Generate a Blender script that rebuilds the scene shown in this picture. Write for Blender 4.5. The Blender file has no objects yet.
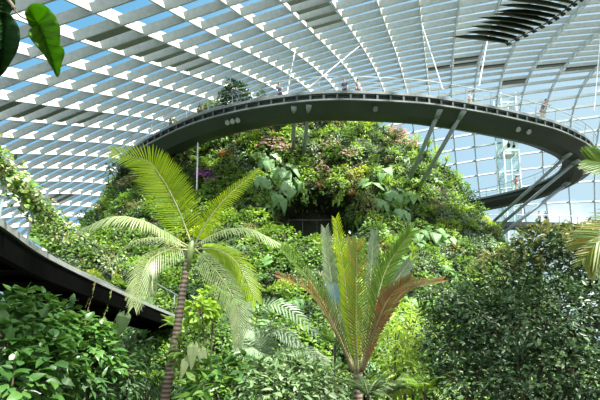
import bpy, math, random
import numpy as np
from mathutils import Vector, Matrix, noise
from mathutils.bvhtree import BVHTree
rnd = random.Random(7)
col = bpy.context.scene.collection
PI = math.pi
EYE = Vector((0, 0, 3.0))
FPX, PITCH, SHIFT = 400.0, math.radians(6), 108.0

# ------------------------------------------------------------------ basics
def ray(px, py):
    v = 200 + SHIFT - py
    return Vector((px - 300, FPX*math.cos(PITCH) - v*math.sin(PITCH), FPX*math.sin(PITCH) + v*math.cos(PITCH)))
def at(px, py, Y):
    d = ray(px, py); return EYE + d*(Y/d.y)
def atz(px, py, z):
    d = ray(px, py); return EYE + d*((z-EYE.z)/d.z)
def to_px(p):
    q = p - EYE
    w = q.y*math.cos(PITCH) + q.z*math.sin(PITCH); v = -q.y*math.sin(PITCH) + q.z*math.cos(PITCH)
    return 300 + FPX*q.x/w, 200 + SHIFT - FPX*v/w

class MB:
    def __init__(s): s.v = []; s.f = []; s.m = []
    def add(s, vs, fs, mi=0):
        o = len(s.v); s.v.extend(vs)
        for f in fs: s.f.append(tuple(i+o for i in f)); s.m.append(mi)
    def leaf(s, geo, pos, d, n, sc=1.0, mi=0):
        y = d.normalized(); x = y.cross(n)
        if x.length < 1e-4: x = y.cross(Vector((0.3, 0.5, 0.8)))
        x.normalize(); z = x.cross(y)
        vs, fs = geo
        s.add([tuple(pos + (x*a + y*b + z*c)*sc) for a, b, c in vs], fs, mi)
    def box(s, c, size, mi=0, rot=None):
        a, b, h = size[0]/2, size[1]/2, size[2]/2
        c = Vector(c); R = rot or Matrix.Identity(3)
        vs = [tuple(c + R @ Vector((x*a, y*b, z*h))) for z in (-1, 1) for y in (-1, 1) for x in (-1, 1)]
        s.add(vs, [(0,2,3,1),(4,5,7,6),(0,1,5,4),(2,6,7,3),(0,4,6,2),(1,3,7,5)], mi)
    def tube(s, pts, r, n=6, mi=0, cap=True):
        pts = [Vector(p) for p in pts]
        rs = r if isinstance(r, (list, tuple)) else [r]*len(pts)
        o = len(s.v); prev = None
        for i, p in enumerate(pts):
            t = (pts[min(i+1, len(pts)-1)] - pts[max(i-1, 0)])
            t = t.normalized() if t.length > 1e-9 else Vector((0,0,1))
            if prev is None:
                a = t.cross(Vector((0,0,1)) if abs(t.z) < .9 else Vector((1,0,0))).normalized()
            else:
                a = prev - t*prev.dot(t); a.normalize()
            prev = a; b = t.cross(a)
            for k in range(n):
                an = 2*PI*k/n; s.v.append(tuple(p + (a*math.cos(an) + b*math.sin(an))*rs[i]))
        for i in range(len(pts)-1):
            for k in range(n):
                k2 = (k+1) % n
                s.f.append((o+i*n+k, o+i*n+k2, o+(i+1)*n+k2, o+(i+1)*n+k)); s.m.append(mi)
        if cap:
            s.f.append(tuple(o+k for k in range(n-1, -1, -1))); s.m.append(mi)
            e = o+(len(pts)-1)*n; s.f.append(tuple(e+k for k in range(n))); s.m.append(mi)
    def ball(s, c, r, nu=8, nv=5, mi=0, sc=(1,1,1)):
        c = Vector(c); o = len(s.v)
        s.v.append(tuple(c + Vector((0,0,r*sc[2]))))
        for j in range(1, nv):
            th = PI*j/nv
            for i in range(nu):
                ph = 2*PI*i/nu
                s.v.append((c.x+r*sc[0]*math.sin(th)*math.cos(ph), c.y+r*sc[1]*math.sin(th)*math.sin(ph), c.z+r*sc[2]*math.cos(th)))
        s.v.append(tuple(c - Vector((0,0,r*sc[2])))); e = len(s.v)-1
        for i in range(nu):
            i2 = (i+1) % nu
            s.f.append((o, o+1+i, o+1+i2)); s.m.append(mi)
            for j in range(nv-2):
                s.f.append((o+1+j*nu+i, o+1+(j+1)*nu+i, o+1+(j+1)*nu+i2, o+1+j*nu+i2)); s.m.append(mi)
            s.f.append((o+1+(nv-2)*nu+i, e, o+1+(nv-2)*nu+i2)); s.m.append(mi)
    def loft(s, secs, mi=0, closed=False):
        n = len(secs[0]); o = len(s.v)
        for q in secs: s.v.extend(tuple(p) for p in q)
        m = len(secs)
        for i in range(m if closed else m-1):
            i2 = (i+1) % m
            for k in range(n):
                k2 = (k+1) % n
                s.f.append((o+i*n+k, o+i2*n+k, o+i2*n+k2, o+i*n+k2)); s.m.append(mi)
        if not closed:
            s.f.append(tuple(o+k for k in range(n))); s.m.append(mi)
            s.f.append(tuple(o+(m-1)*n+k for k in range(n-1, -1, -1))); s.m.append(mi)
    def build(s, name, mats, parent=None, loc=None, smooth=False):
        me = bpy.data.meshes.new(name)
        vs = s.v
        if loc is not None:
            vs = [(a-loc[0], b-loc[1], c-loc[2]) for a, b, c in vs]
        me.from_pydata(vs, [], s.f)
        if not isinstance(mats, (list, tuple)): mats = [mats]
        for m in mats: me.materials.append(m)
        if len(mats) > 1: me.polygons.foreach_set('material_index', s.m)
        if smooth: me.polygons.foreach_set('use_smooth', [True]*len(s.f))
        me.update()
        o = bpy.data.objects.new(name, me); col.objects.link(o)
        if parent is not None: o.parent = parent
        if loc is not None: o.location = loc
        return o

def tag(o, label=None, cat=None, group=None, kind=None):
    if label: o['label'] = label
    if cat: o['category'] = cat
    if group: o['group'] = group
    if kind: o['kind'] = kind
    return o
def empty(name, loc, label, cat, group=None):
    o = bpy.data.objects.new(name, None); col.objects.link(o)
    o.location = loc; o.empty_display_size = .2
    tag(o, label, cat, group); return o
def part(mb, name, mat, root, smooth=False, parent=None):
    """mesh given in world coordinates, parented under root (root unrotated, unscaled)"""
    loc = Vector(root.location)
    me = mb.build(name, mat, parent or root, None, smooth)
    me.data.transform(Matrix.Translation(-loc))
    return me
def dup(root, loc, rot=None, sc=None):
    r = root.copy(); col.objects.link(r); r.location = loc
    if rot is not None: r.rotation_euler = rot
    if sc is not None: r.scale = (sc, sc, sc)
    for ch in list(root.children):
        c = ch.copy(); col.objects.link(c); c.parent = r
        for g in list(ch.children):
            d = g.copy(); col.objects.link(d); d.parent = c
    return r
def spline(P, n=8):
    P = [Vector(p) for p in P]; out = []
    Q = [P[0]*2 - P[1]] + P + [P[-1]*2 - P[-2]]
    for i in range(1, len(Q)-2):
        a, b, c, d = Q[i-1:i+3]
        for k in range(n):
            t = k/n
            out.append(.5*((2*b) + (c-a)*t + (2*a-5*b+4*c-d)*t*t + (3*b-a-3*c+d)*t**3))
    out.append(P[-1]); return out

# ------------------------------------------------------------------ materials
def nd(nt, t, **kw):
    n = nt.nodes.new(t)
    for k, v in kw.items(): setattr(n, k, v)
    return n
def mat_plain(name, c, rough=.5, metal=0, noise_amt=.12, scale=3.0, spec=.5):
    m = bpy.data.materials.new(name); m.use_nodes = True; nt = m.node_tree
    b = nt.nodes['Principled BSDF']; b.inputs['Roughness'].default_value = rough; b.inputs['Metallic'].default_value = metal
    b.inputs['Specular IOR Level'].default_value = spec
    tc = nd(nt, 'ShaderNodeTexCoord'); no = nd(nt, 'ShaderNodeTexNoise'); no.inputs['Scale'].default_value = scale; no.inputs['Detail'].default_value = 5
    nt.links.new(tc.outputs['Object'], no.inputs['Vector'])
    rp = nd(nt, 'ShaderNodeValToRGB')
    rp.color_ramp.elements[0].position = .3; rp.color_ramp.elements[1].position = .7
    rp.color_ramp.elements[0].color = [x*(1-noise_amt) for x in c] + [1]
    rp.color_ramp.elements[1].color = [min(1, x*(1+noise_amt)) for x in c] + [1]
    nt.links.new(no.outputs['Fac'], rp.inputs['Fac']); nt.links.new(rp.outputs['Color'], b.inputs['Base Color'])
    return m
def mat_leaf(name, cols, transl=.35, rough=.45, objvar=.35, spec=.5):
    """cols: colour stops picked per leaf (island) with a shift per plant"""
    m = bpy.data.materials.new(name); m.use_nodes = True; nt = m.node_tree
    b = nt.nodes['Principled BSDF']; out = nt.nodes['Material Output']
    b.inputs['Roughness'].default_value = rough; b.inputs['Specular IOR Level'].default_value = spec
    ge = nd(nt, 'ShaderNodeNewGeometry'); oi = nd(nt, 'ShaderNodeObjectInfo')
    mx = nd(nt, 'ShaderNodeMath', operation='MULTIPLY_ADD'); mx.inputs[1].default_value = 1-objvar
    mo = nd(nt, 'ShaderNodeMath', operation='MULTIPLY'); mo.inputs[1].default_value = objvar
    nt.links.new(oi.outputs['Random'], mo.inputs[0])
    nt.links.new(ge.outputs['Random Per Island'], mx.inputs[0]); nt.links.new(mo.outputs[0], mx.inputs[2])
    rp = nd(nt, 'ShaderNodeValToRGB'); el = rp.color_ramp.elements
    while len(el) < len(cols): el.new(.5)
    for i, c in enumerate(cols):
        el[i].position = i/(len(cols)-1); el[i].color = list(c)+[1]
    nt.links.new(mx.outputs[0], rp.inputs['Fac']); nt.links.new(rp.outputs['Color'], b.inputs['Base Color'])
    tr = nd(nt, 'ShaderNodeBsdfTranslucent'); hs = nd(nt, 'ShaderNodeHueSaturation')
    hs.inputs['Saturation'].default_value = 1.1; hs.inputs['Value'].default_value = 1.5; hs.inputs['Hue'].default_value = .485
    nt.links.new(rp.outputs['Color'], hs.inputs['Color']); nt.links.new(hs.outputs['Color'], tr.inputs['Color'])
    ms = nd(nt, 'ShaderNodeMixShader'); ms.inputs['Fac'].default_value = transl
    nt.links.new(b.outputs[0], ms.inputs[1]); nt.links.new(tr.outputs[0], ms.inputs[2]); nt.links.new(ms.outputs[0], out.inputs['Surface'])
    return m
def mat_glass(name, tint, refl=.05, rough=.02):
    m = bpy.data.materials.new(name); m.use_nodes = True; nt = m.node_tree
    nt.nodes.remove(nt.nodes['Principled BSDF']); out = nt.nodes['Material Output']
    t = nd(nt, 'ShaderNodeBsdfTransparent'); t.inputs['Color'].default_value = list(tint)+[1]
    g = nd(nt, 'ShaderNodeBsdfGlossy'); g.inputs['Roughness'].default_value = rough
    f = nd(nt, 'ShaderNodeFresnel'); f.inputs['IOR'].default_value = 1.25
    mu = nd(nt, 'ShaderNodeMath', operation='MULTIPLY'); mu.inputs[1].default_value = refl*6
    ms = nd(nt, 'ShaderNodeMixShader')
    nt.links.new(f.outputs[0], mu.inputs[0]); nt.links.new(mu.outputs[0], ms.inputs['Fac'])
    nt.links.new(t.outputs[0], ms.inputs[1]); nt.links.new(g.outputs[0], ms.inputs[2]); nt.links.new(ms.outputs[0], out.inputs['Surface'])
    return m

M = {}
M['rib'] = mat_plain('white painted steel', (.54, .56, .54), .45)
M['purlin'] = mat_plain('pale grey painted steel', (.34, .385, .37), .5)
M['shade'] = mat_plain('grey shade fabric', (.20, .22, .21), .9)
M['shade_bar'] = mat_plain('dark roller steel', (.035, .045, .045), .6)
M['rod'] = mat_plain('white rod steel', (.75, .77, .77), .4)
M['glass'] = mat_glass('dome glass', (.93, .97, .97), .05)
M['pane'] = mat_glass('balustrade glass', (.62, .72, .74), .25)
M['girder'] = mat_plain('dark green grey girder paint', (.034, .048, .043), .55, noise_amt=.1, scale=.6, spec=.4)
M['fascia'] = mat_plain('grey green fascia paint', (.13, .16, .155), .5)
M['strut'] = mat_plain('grey steel strut', (.22, .265, .28), .45)
M['rail'] = mat_plain('grey rail steel', (.36, .42, .43), .35, .3)
M['deck'] = mat_plain('deck planks', (.25, .25, .23), .7)
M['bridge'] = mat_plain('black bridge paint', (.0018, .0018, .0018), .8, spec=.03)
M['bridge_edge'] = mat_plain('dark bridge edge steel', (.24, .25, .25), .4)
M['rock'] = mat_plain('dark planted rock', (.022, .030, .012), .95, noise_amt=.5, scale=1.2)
M['cave'] = mat_plain('dark wet stone', (.018, .018, .016), .9, noise_amt=.4)
M['soil'] = mat_plain('dark soil', (.035, .032, .018), .95, noise_amt=.4, scale=.7)
M['trunk'] = mat_plain('ringed palm trunk', (.20, .155, .115), .9, noise_amt=.35, scale=9)
m_ = M['trunk']; nt_ = m_.node_tree; tc_ = nd(nt_, 'ShaderNodeTexCoord'); wv = nd(nt_, 'ShaderNodeTexWave'); wv.bands_direction = 'Z'
wv.inputs['Scale'].default_value = 3.2; wv.inputs['Distortion'].default_value = 1.5; wv.inputs['Detail'].default_value = 3
rp_ = nd(nt_, 'ShaderNodeValToRGB'); rp_.color_ramp.elements[0].color = (.13, .085, .06, 1); rp_.color_ramp.elements[1].color = (.40, .33, .26, 1); rp_.color_ramp.elements[0].position = .15
nt_.links.new(tc_.outputs['Object'], wv.inputs['Vector']); nt_.links.new(wv.outputs['Fac'], rp_.inputs['Fac']); nt_.links.new(rp_.outputs['Color'], nt_.nodes['Principled BSDF'].inputs['Base Color'])
M['bark'] = mat_plain('shrub bark', (.10, .075, .05), .9, noise_amt=.3, scale=9)
M['stalk'] = mat_plain('pale green stalk', (.20, .26, .09), .5)
M['rachis'] = mat_plain('pale midrib', (.42, .42, .20), .5)
M['rachis_brown'] = mat_plain('brown midrib', (.30, .22, .12), .5)
M['lamp'] = mat_plain('grey lamp housing', (.30, .33, .33), .4)
M['lamp_black'] = mat_plain('black lamp housing', (.012, .013, .015), .4)
M['lens'] = mat_plain('lamp lens', (.34, .37, .37), .15)
M['blue'] = mat_plain('blue panel', (.06, .30, .62), .6)
M['planter'] = mat_plain('planter box', (.30, .32, .31), .7)
M['tower'] = mat_plain('pale green tower steel', (.62, .72, .68), .5)
M['tower_glass'] = mat_glass('tower glass', (.955, .98, .97), .06)
M['skin'] = mat_plain('skin', (.55, .33, .22), .6)
M['hair'] = mat_plain('dark hair', (.02, .015, .012), .6)
for n, c in dict(red=(.50, .05, .07), mauve=(.26, .20, .27), grey=(.28, .29, .32), blue2=(.10, .14, .25), white=(.7, .7, .7), khaki=(.45, .38, .28), navy=(.03, .04, .07)).items():
    M['cloth_'+n] = mat_plain(n+' cloth', c, .85)

G = {}
G['green'] = mat_leaf('mid green leaf', [(.055, .14, .02), (.13, .26, .035), (.25, .38, .07)])
G['dark'] = mat_leaf('dark green leaf', [(.018, .05, .016), (.035, .09, .025), (.08, .16, .04)], .2, .4)
G['fresh'] = mat_leaf('fresh green leaf', [(.12, .25, .03), (.24, .40, .05), (.40, .52, .10)], .4)
G['lime'] = mat_leaf('lime yellow leaf', [(.32, .42, .03), (.48, .55, .05), (.60, .60, .10)], .4)
G['grey'] = mat_leaf('grey green leaf', [(.08, .15, .06), (.15, .24, .10), (.26, .35, .17)], .25)
G['big'] = mat_leaf('elephant ear leaf', [(.09, .22, .05), (.17, .34, .09), (.28, .44, .18)], .3, .5)
G['philo'] = mat_leaf('silvery climbing leaf', [(.15, .30, .11), (.24, .41, .18), (.36, .52, .29)], .25, .45)
G['olive'] = mat_leaf('olive leaf', [(.10, .12, .03), (.20, .21, .06), (.30, .27, .09)], .3)
G['rust'] = mat_leaf('rust tinted leaf', [(.22, .09, .03), (.32, .17, .06), (.25, .26, .08)], .3)
G['pink'] = mat_leaf('pink flower', [(.48, .22, .22), (.62, .36, .34), (.70, .52, .46)], .3)
G['red'] = mat_leaf('red flower', [(.42, .07, .04), (.60, .13, .07), (.55, .24, .14)], .3)
G['purple'] = mat_leaf('purple flower', [(.30, .07, .32), (.46, .15, .46), (.55, .28, .52)], .3)
G['straw'] = mat_leaf('straw tinted blade', [(.30, .27, .14), (.42, .38, .22), (.34, .38, .15)], .3)
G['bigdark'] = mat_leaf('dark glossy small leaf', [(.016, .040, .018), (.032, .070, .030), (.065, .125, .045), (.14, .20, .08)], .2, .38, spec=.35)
G['fore'] = mat_leaf('foreground leaf', [(.025, .075, .016), (.05, .135, .025), (.10, .21, .04)], .3, .38)
G['palm_glow'] = mat_leaf('yellow green palm leaflet', [(.20, .34, .015), (.32, .45, .02), (.46, .54, .04)], .5, .4)
G['palm_pale'] = mat_leaf('pale palm leaflet', [(.28, .36, .15), (.38, .46, .21), (.48, .54, .30)], .3, .4)
G['palm_green'] = mat_leaf('green palm leaflet', [(.09, .18, .03), (.16, .28, .05), (.27, .37, .08)], .4, .4)
G['palm_gold'] = mat_leaf('gold and green palm leaflet', [(.11, .20, .05), (.22, .30, .06), (.16, .26, .06), (.38, .30, .05), (.20, .28, .06), (.34, .19, .06)], .4, .4)
G['palm_rust'] = mat_leaf('rusty palm leaflet', [(.17, .21, .07), (.27, .15, .06), (.20, .24, .07), (.32, .12, .05), (.22, .23, .08)], .3, .45)
G['palm_grey'] = mat_leaf('grey green palm leaflet', [(.15, .22, .13), (.24, .32, .20), (.33, .40, .25)], .25, .4)
G['palm_dark'] = mat_leaf('shade-darkened palm leaflet', [(.002, .004, .0015), (.005, .009, .003), (.016, .022, .005)], .08, .8, spec=.02)  # near-black: the overhead frond's backlit shade is put into its colour
G['hang'] = mat_leaf('hanging heart leaf', [(.10, .22, .02), (.11, .24, .022)], .65, .5, spec=.2)
G['hang_dark'] = mat_leaf('dark heart leaf', [(.012, .05, .008), (.016, .06, .01)], .35, .5, spec=.15)

# ------------------------------------------------------------------ leaf shapes
def leaf_geo(L, W, rows=3, fold=.25, droop=.15, kind='ovate'):
    vs = [(0, 0, 0)]; fs = []
    for i in range(1, rows+1):
        t = i/(rows+1)
        if kind == 'ovate': w = math.sin(PI*t**.75)
        elif kind == 'lance': w = math.sin(PI*t**.55)**.8
        else: w = math.sin(PI*t)
        w *= W/2; z = -droop*L*t*t
        vs += [(-w, t*L, z+fold*w), (0, t*L, z), (w, t*L, z+fold*w)]
    vs.append((0, L, -droop*L)); e = len(vs)-1
    fs += [(0, 2, 1), (0, 3, 2)]
    for i in range(rows-1):
        a = 1+3*i
        fs += [(a, a+1, a+4, a+3), (a+1, a+2, a+5, a+4)]
    a = 1+3*(rows-1); fs += [(a, a+1, e), (a+1, a+2, e)]
    return vs, fs
def heart_geo(L, W, droop=.25, fold=.25, rows=8):
    prof = [(-.22, .30), (-.10, .82), (.04, 1.0), (.2, .97), (.38, .85), (.56, .64), (.74, .38), (.88, .17)]
    vs = []; fs = []
    for t, w in prof:
        w *= W/2; z = -droop*L*max(0, t)**2 - .12*L*(t < 0)
        inner = .10*W if t < -.05 else 0
        for q in (-1, -.55, 0, .55, 1):
            xx = q*w if not inner else (math.copysign(max(abs(q)*w, inner), q) if q else 0)
            tt = t if not (inner and q == 0) else -.01
            vs.append((xx, tt*L, z + fold*w*abs(q)**1.5 - .10*W*abs(q)**3))
    for i in range(len(prof)-1):
        for k in range(4):
            a = i*5+k
            fs.append((a, a+1, a+6, a+5))
    vs.append((0, L, -droop*L)); e = len(vs)-1; a = (len(prof)-1)*5
    for k in range(4): fs.append((a+k, a+k+1, e))
    return vs, fs
def blade_geo(L, W, droop=.3, rows=4):
    vs = []; fs = []
    for i in range(rows):
        t = i/rows; w = W/2*(1-t**2.2)*(.7+.6*min(1, t*3)); y = L*(t-.12*droop*t*t); z = -droop*L*t*t
        vs += [(-w, y, z+.3*w), (0, y, z), (w, y, z+.3*w)]
    vs.append((0, L*(1-.12*droop), -droop*L)); e = len(vs)-1
    for i in range(rows-1):
        a = 3*i; fs += [(a, a+1, a+4, a+3), (a+1, a+2, a+5, a+4)]
    a = 3*(rows-1); fs += [(a, a+1, e), (a+1, a+2, e)]
    return vs, fs
def rdir(r, zmin=-.25):
    while True:
        v = Vector((r.uniform(-1, 1), r.uniform(-1, 1), r.uniform(-1, 1)))
        if .05 < v.length < 1:
            v.normalize()
            if v.z > zmin: return v
def bumpy(d, seed, amp=.35):
    return 1 + amp*noise.noise(d*1.9 + Vector((seed*7.3, seed*3.1, 0)))*1.6
def dome_leaves(mb, r, n, R, geos, seed, mi=0, flat=.8, c=Vector((0,0,0)), zmin=-.25, up=.55, sc=(.75, 1.25), inner=.55, amp=.35):
    for _ in range(n):
        d = rdir(r, zmin)
        q = R*bumpy(d, seed, amp)*(inner + (1-inner)*r.random()**.5)
        p = c + Vector((d.x*q, d.y*q, d.z*q*flat))
        t = Vector((r.uniform(-1, 1), r.uniform(-1, 1), r.uniform(-.6, .35)))
        dd = (d*.8 + t*.75); dd.z -= .15
        nn = d*(1-up) + Vector((r.uniform(-.3, .3), r.uniform(-.3, .3), up))
        mb.leaf(r.choice(geos), p, dd, nn, r.uniform(*sc), mi)
def sprout(mb, r, n, geo, mi=0, spread=(.2, 1.2), sc=(.7, 1.1), z0=0.0):
    for i in range(n):
        a = i*2.399 + r.uniform(-.2, .2); e = r.uniform(*spread)
        d = Vector((math.cos(a)*math.sin(e), math.sin(a)*math.sin(e), math.cos(e)))
        mb.leaf(geo, Vector((d.x*.03, d.y*.03, z0)), d, Vector((-d.x*.5, -d.y*.5, 1)), r.uniform(*sc), mi)
def fern_frond(mb, r, base, az, L, lift=1.0, sag=.7, nl=12, wmax=.16, mi=0, ms=1, lw=.035):
    pts = []
    for i in range(9):
        t = i/8
        pts.append(base + Vector((math.cos(az)*L*.85*t, math.sin(az)*L*.85*t, L*(lift*t*.8 - sag*t*t*.8))))
    mb.tube(pts, [.012*(1-i/9)+.003 for i in range(9)], 3, ms, False)
    g = leaf_geo(1, .28, 1, .15, .15, 'lance')
    for i in range(nl):
        t = (i+1.5)/(nl+1.5); k = min(7, int(t*8)); f = t*8-k
        p = pts[k].lerp(pts[k+1], f); tan = (pts[k+1]-pts[k]).normalized()
        sd = tan.cross(Vector((0, 0, 1))).normalized(); nn = sd.cross(tan)
        ll = wmax*math.sin(PI*(.12+.86*t)**.8)+.03
        for s in (-1, 1):
            mb.leaf(g, p, sd*s*.85 + tan*.5 - nn*.12, nn, ll*r.uniform(.9, 1.1), mi)

def make_frond(root, pts, leafmat, ribmat, L, n=34, w=.032, sweep=.6, vee=.35, droop=.35, r0=.02, side=(1, 1), nhint=None, prof=None, seed=0):
    """pinnate palm frond: leaflets = the part, midrib = its sub-part. pts in world space"""
    r = random.Random(seed+11)
    S = spline(pts, 10); N = len(S)-1
    mb = MB(); g = blade_geo(1, 1, 0, 4)
    for i in range(n):
        t = .10 + .89*(i/(n-1)); q = t*N; k = min(N-1, int(q)); p = S[k].lerp(S[k+1], q-k)
        tan = (S[min(N, k+1)]-S[max(0, k-1)]).normalized()
        hint = nhint if nhint is not None else Vector((0, 0, 1))
        sd = tan.cross(hint)
        if sd.length < .05: sd = tan.cross(Vector((1, 0, 0)))
        sd.normalize(); nn = sd.cross(tan)
        ll = L*((prof(t) if prof else math.sin(PI*(.10+.84*t)**.85)**.7)+.06)
        for j, s in enumerate((-1, 1)):
            if side[j] <= 0: continue
            lj = ll*side[j]*r.uniform(.92, 1.06)
            sw = sweep + .75*t*t*(.9-sweep if sweep < .9 else .1)
            d = (sd*s*(1-.55*sw) + tan*sw + nn*vee*r.uniform(.8, 1.2)).normalized()
            # bend under gravity
            x = d.cross(nn); x.normalize(); o = len(mb.v); rows = 4
            for m in range(rows+1):
                u = m/rows; c = p + d*lj*u + Vector((0, 0, -1))*droop*lj*u*u*r.uniform(.9, 1.1)
                ww = w*.5*(.55+1.2*u)*(1-u**1.8) if m < rows else 0
                if m == rows: mb.v.append(tuple(c))
                else:
                    fold = nn*ww*.35
                    mb.v += [tuple(c-x*ww+fold), tuple(c), tuple(c+x*ww+fold)]
            for m in range(rows-1):
                a = o+3*m; mb.f += [(a, a+1, a+4, a+3), (a+1, a+2, a+5, a+4)]; mb.m += [0, 0]
            a = o+3*(rows-1); e = o+3*rows; mb.f += [(a, a+1, e), (a+1, a+2, e)]; mb.m += [0, 0]
    fo = part(mb, 'frond', leafmat, root)
    mb2 = MB(); mb2.tube(S, [r0*(1-.85*i/N)+.002 for i in range(N+1)], 5)
    ri = part(mb2, 'midrib', ribmat, root, True, parent=fo)
    return fo

# ------------------------------------------------------------------ the glass dome (one smooth shell, ribs along u, purlins along v)
SQ = [-1.63497, 42.67824, .31097, 100.74489, 2.65114, 1.17635, 3.97848, 46.68881, 2.0, -13.52396, 4.6313, 2.88688, 96.37623, 1.54454, 32.04884]
SC = np.array([0.2895, 0.0263, -0.9072, 1.0946, 0.241, 1.5172, -0.6316, -1.4012, -0.6362, 0.3776, 0.9269, -2.2602, 0.4422, 1.5837, -0.3567, -0.4704, -1.4385, -0.9355, 1.7815, -0.4185, 1.3337, 0.4765, 0.6495, -0.0975, -0.541, -0.8096, 0.0322, 0.3012, 0.9928, 0.0702, 0.4768, -0.388, 0.7615, 0.2349, -0.6854, -1.0122, 0.6177, -1.2074, -0.9191, -0.5563, 1.0871, 0.4074, -0.2194, -0.2433, -0.2227, 0.0137, 0.8744, 0.2288]).reshape(4, 4, 3)
_t = np.linspace(0, np.pi, 600)
SX = SQ[7]*np.cos(_t); SZ = 44.0*np.abs(np.sin(_t)); SD = np.r_[0, np.cumsum(np.hypot(np.diff(SX), np.diff(SZ)))]
def shell(k, J):
    k = np.asarray(k, float); J = np.asarray(J, float); k, J = np.broadcast_arrays(k, J)
    s = SQ[10]+k*SQ[11]; a = SQ[12]-J*SQ[13]
    u = np.clip(np.abs((s-SQ[14])/SQ[3]), 0, .9999); g = 1-u**SQ[4]; gx = g**(1/SQ[6]); gz = g**(1/SQ[5])
    x = np.interp(a, SD, SX)*gx; z = np.interp(a, SD, SZ)*gz + SQ[9]
    al = SQ[2]
    P = np.stack([SQ[0]+s*math.cos(al)+x*math.sin(al), SQ[1]-s*math.sin(al)+x*math.cos(al), z], -1)
    kk = np.clip((k+1)/12., -1.15, 1.15); jj = np.clip((J-16)/22., -1.1, 1.15)
    Tk = [np.ones_like(kk), kk, 2*kk**2-1, 4*kk**3-3*kk]; Tj = [np.ones_like(jj), jj, 2*jj**2-1, 4*jj**3-3*jj]
    for i in range(4):
        for j in range(4): P = P + (Tk[i]*Tj[j])[..., None]*SC[i, j]
    return P*1.35 + np.array([0, 0, 3.0])
def shell_frame(k, J):
    p = shell(k, J); e = .05
    tk = shell(k+e, J)-shell(k-e, J); tj = shell(k, J+e)-shell(k, J-e)
    tk /= np.linalg.norm(tk, axis=-1, keepdims=True); tj /= np.linalg.norm(tj, axis=-1, keepdims=True)
    n = np.cross(tk, tj); n /= np.linalg.norm(n, axis=-1, keepdims=True)
    ins = np.array([4., 55., 14.]) - p
    n = np.where((n*ins).sum(-1, keepdims=True) > 0, -n, n)      # outward
    return p, tk, tj, n
K0, K1, J0, J1 = -20, 14, -28, 50
JL = [float(j) for j in range(J0, -3, 2)] + [float(j) for j in range(-3, 19)] + [19.2, 20.5, 22.0]
while JL[-1] < J1-1.6: JL.append(JL[-1]+1.62)
dome = empty('ceiling', (4, 55, 0), None, None); dome['kind'] = 'structure'
def beam_strip(p, a, n, wa, n0, n1):
    secs = []
    for i in range(len(p)):
        secs.append([p[i]+a[i]*s*wa/2+n[i]*h for s, h in ((-1, n0), (1, n0), (1, n1), (-1, n1))])
    return secs
for k in range(K0, K1+1):
    js = np.arange(J0, J1+.1, 1.0)
    p, tk, tj, n = shell_frame(np.full_like(js, k), js)
    mb = MB(); mb.loft(beam_strip(p, tk, n, .22, .05, .34)); mb.loft(beam_strip(p, tk, n, .13, -.52, .05))
    part(mb, 'rib', M['rib'], dome)
for J in JL:
    ks = np.arange(K0, K1+.01, .5)
    p, tk, tj, n = shell_frame(ks, np.full_like(ks, J))
    n = n*np.interp(ks, [-14, 1], [1.32, 1.0])[:, None]; mb = MB(); mb.loft(beam_strip(p, tj, n, .16, -float(np.interp(J, [0, 4, 13], [.62, .56, .40])), .02))
    part(mb, 'purlin', M['purlin'], dome)
gk = np.arange(K0, K1+.01, .5); gj = np.arange(J0, J1+.01, 1.0)
KK, JJ = np.meshgrid(gk, gj, indexing='ij'); gp = shell(KK, JJ).reshape(-1, 3)
mb = MB(); nj = len(gj)
mb.v = [tuple(q) for q in gp]
for i in range(len(gk)-1):
    for j in range(nj-1): mb.f.append((i*nj+j, i*nj+j+1, (i+1)*nj+j+1, (i+1)*nj+j)); mb.m.append(0)
part(mb, 'glazing', M['glass'], dome, True)
def roller_shade(k, J, f0=.05, f1=.66):
    ks = np.linspace(k+.07, k+.93, 5); mb = MB(); jn = min([j for j in JL if j > J+.2])
    a = shell_frame(ks, np.full(5, J+(jn-J)*f0)); b = shell_frame(ks, np.full(5, J+(jn-J)*f1))
    s = []
    for i in range(5):
        s.append([a[0][i]-a[3][i]*.30, b[0][i]-b[3][i]*.30, b[0][i]-b[3][i]*.36, a[0][i]-a[3][i]*.36])
    mb.loft(s); o = part(mb, 'roller_shade', M['shade'], dome)
    m2 = MB(); m2.tube([Vector(a[0][i]-a[3][i]*.36) for i in range(5)], .16, 6)
    part(m2, 'shade_roller', M['shade_bar'], dome, parent=o)
for k, js in ((-3, (-1, 0, 1, 2, 3, 4)), (-7, (1, 2, 3, 4, 5)), (1, (1, 2, 3, 4)), (4, (15,)), (5, (14, 15)), (6, (16,)), (8, (17,)), (9, (18,)), (7, (19.2,)), (-13, (14, 15))):
    for J in js: roller_shade(k, J)
for (x0, y0, k, J), q in (((205, 150, -5, 12), None), ((287, 94, 0, 7), 0), ((307, 89, 2, 9), 1), ((443, 90, 4, 8), 2), ((479, 86, 6, 10), 3), ((594, 112, 9, 12), 4), ((598, 92, 10, 11), 5)):
    top = Vector(shell(k, J)); bot = atz(x0, y0, 23.3) if q is not None else at(x0, y0, 40)
    m2 = MB(); m2.tube([top, bot], .045, 6)
    part(m2, 'tie_rod', M['rod'], dome)

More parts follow.
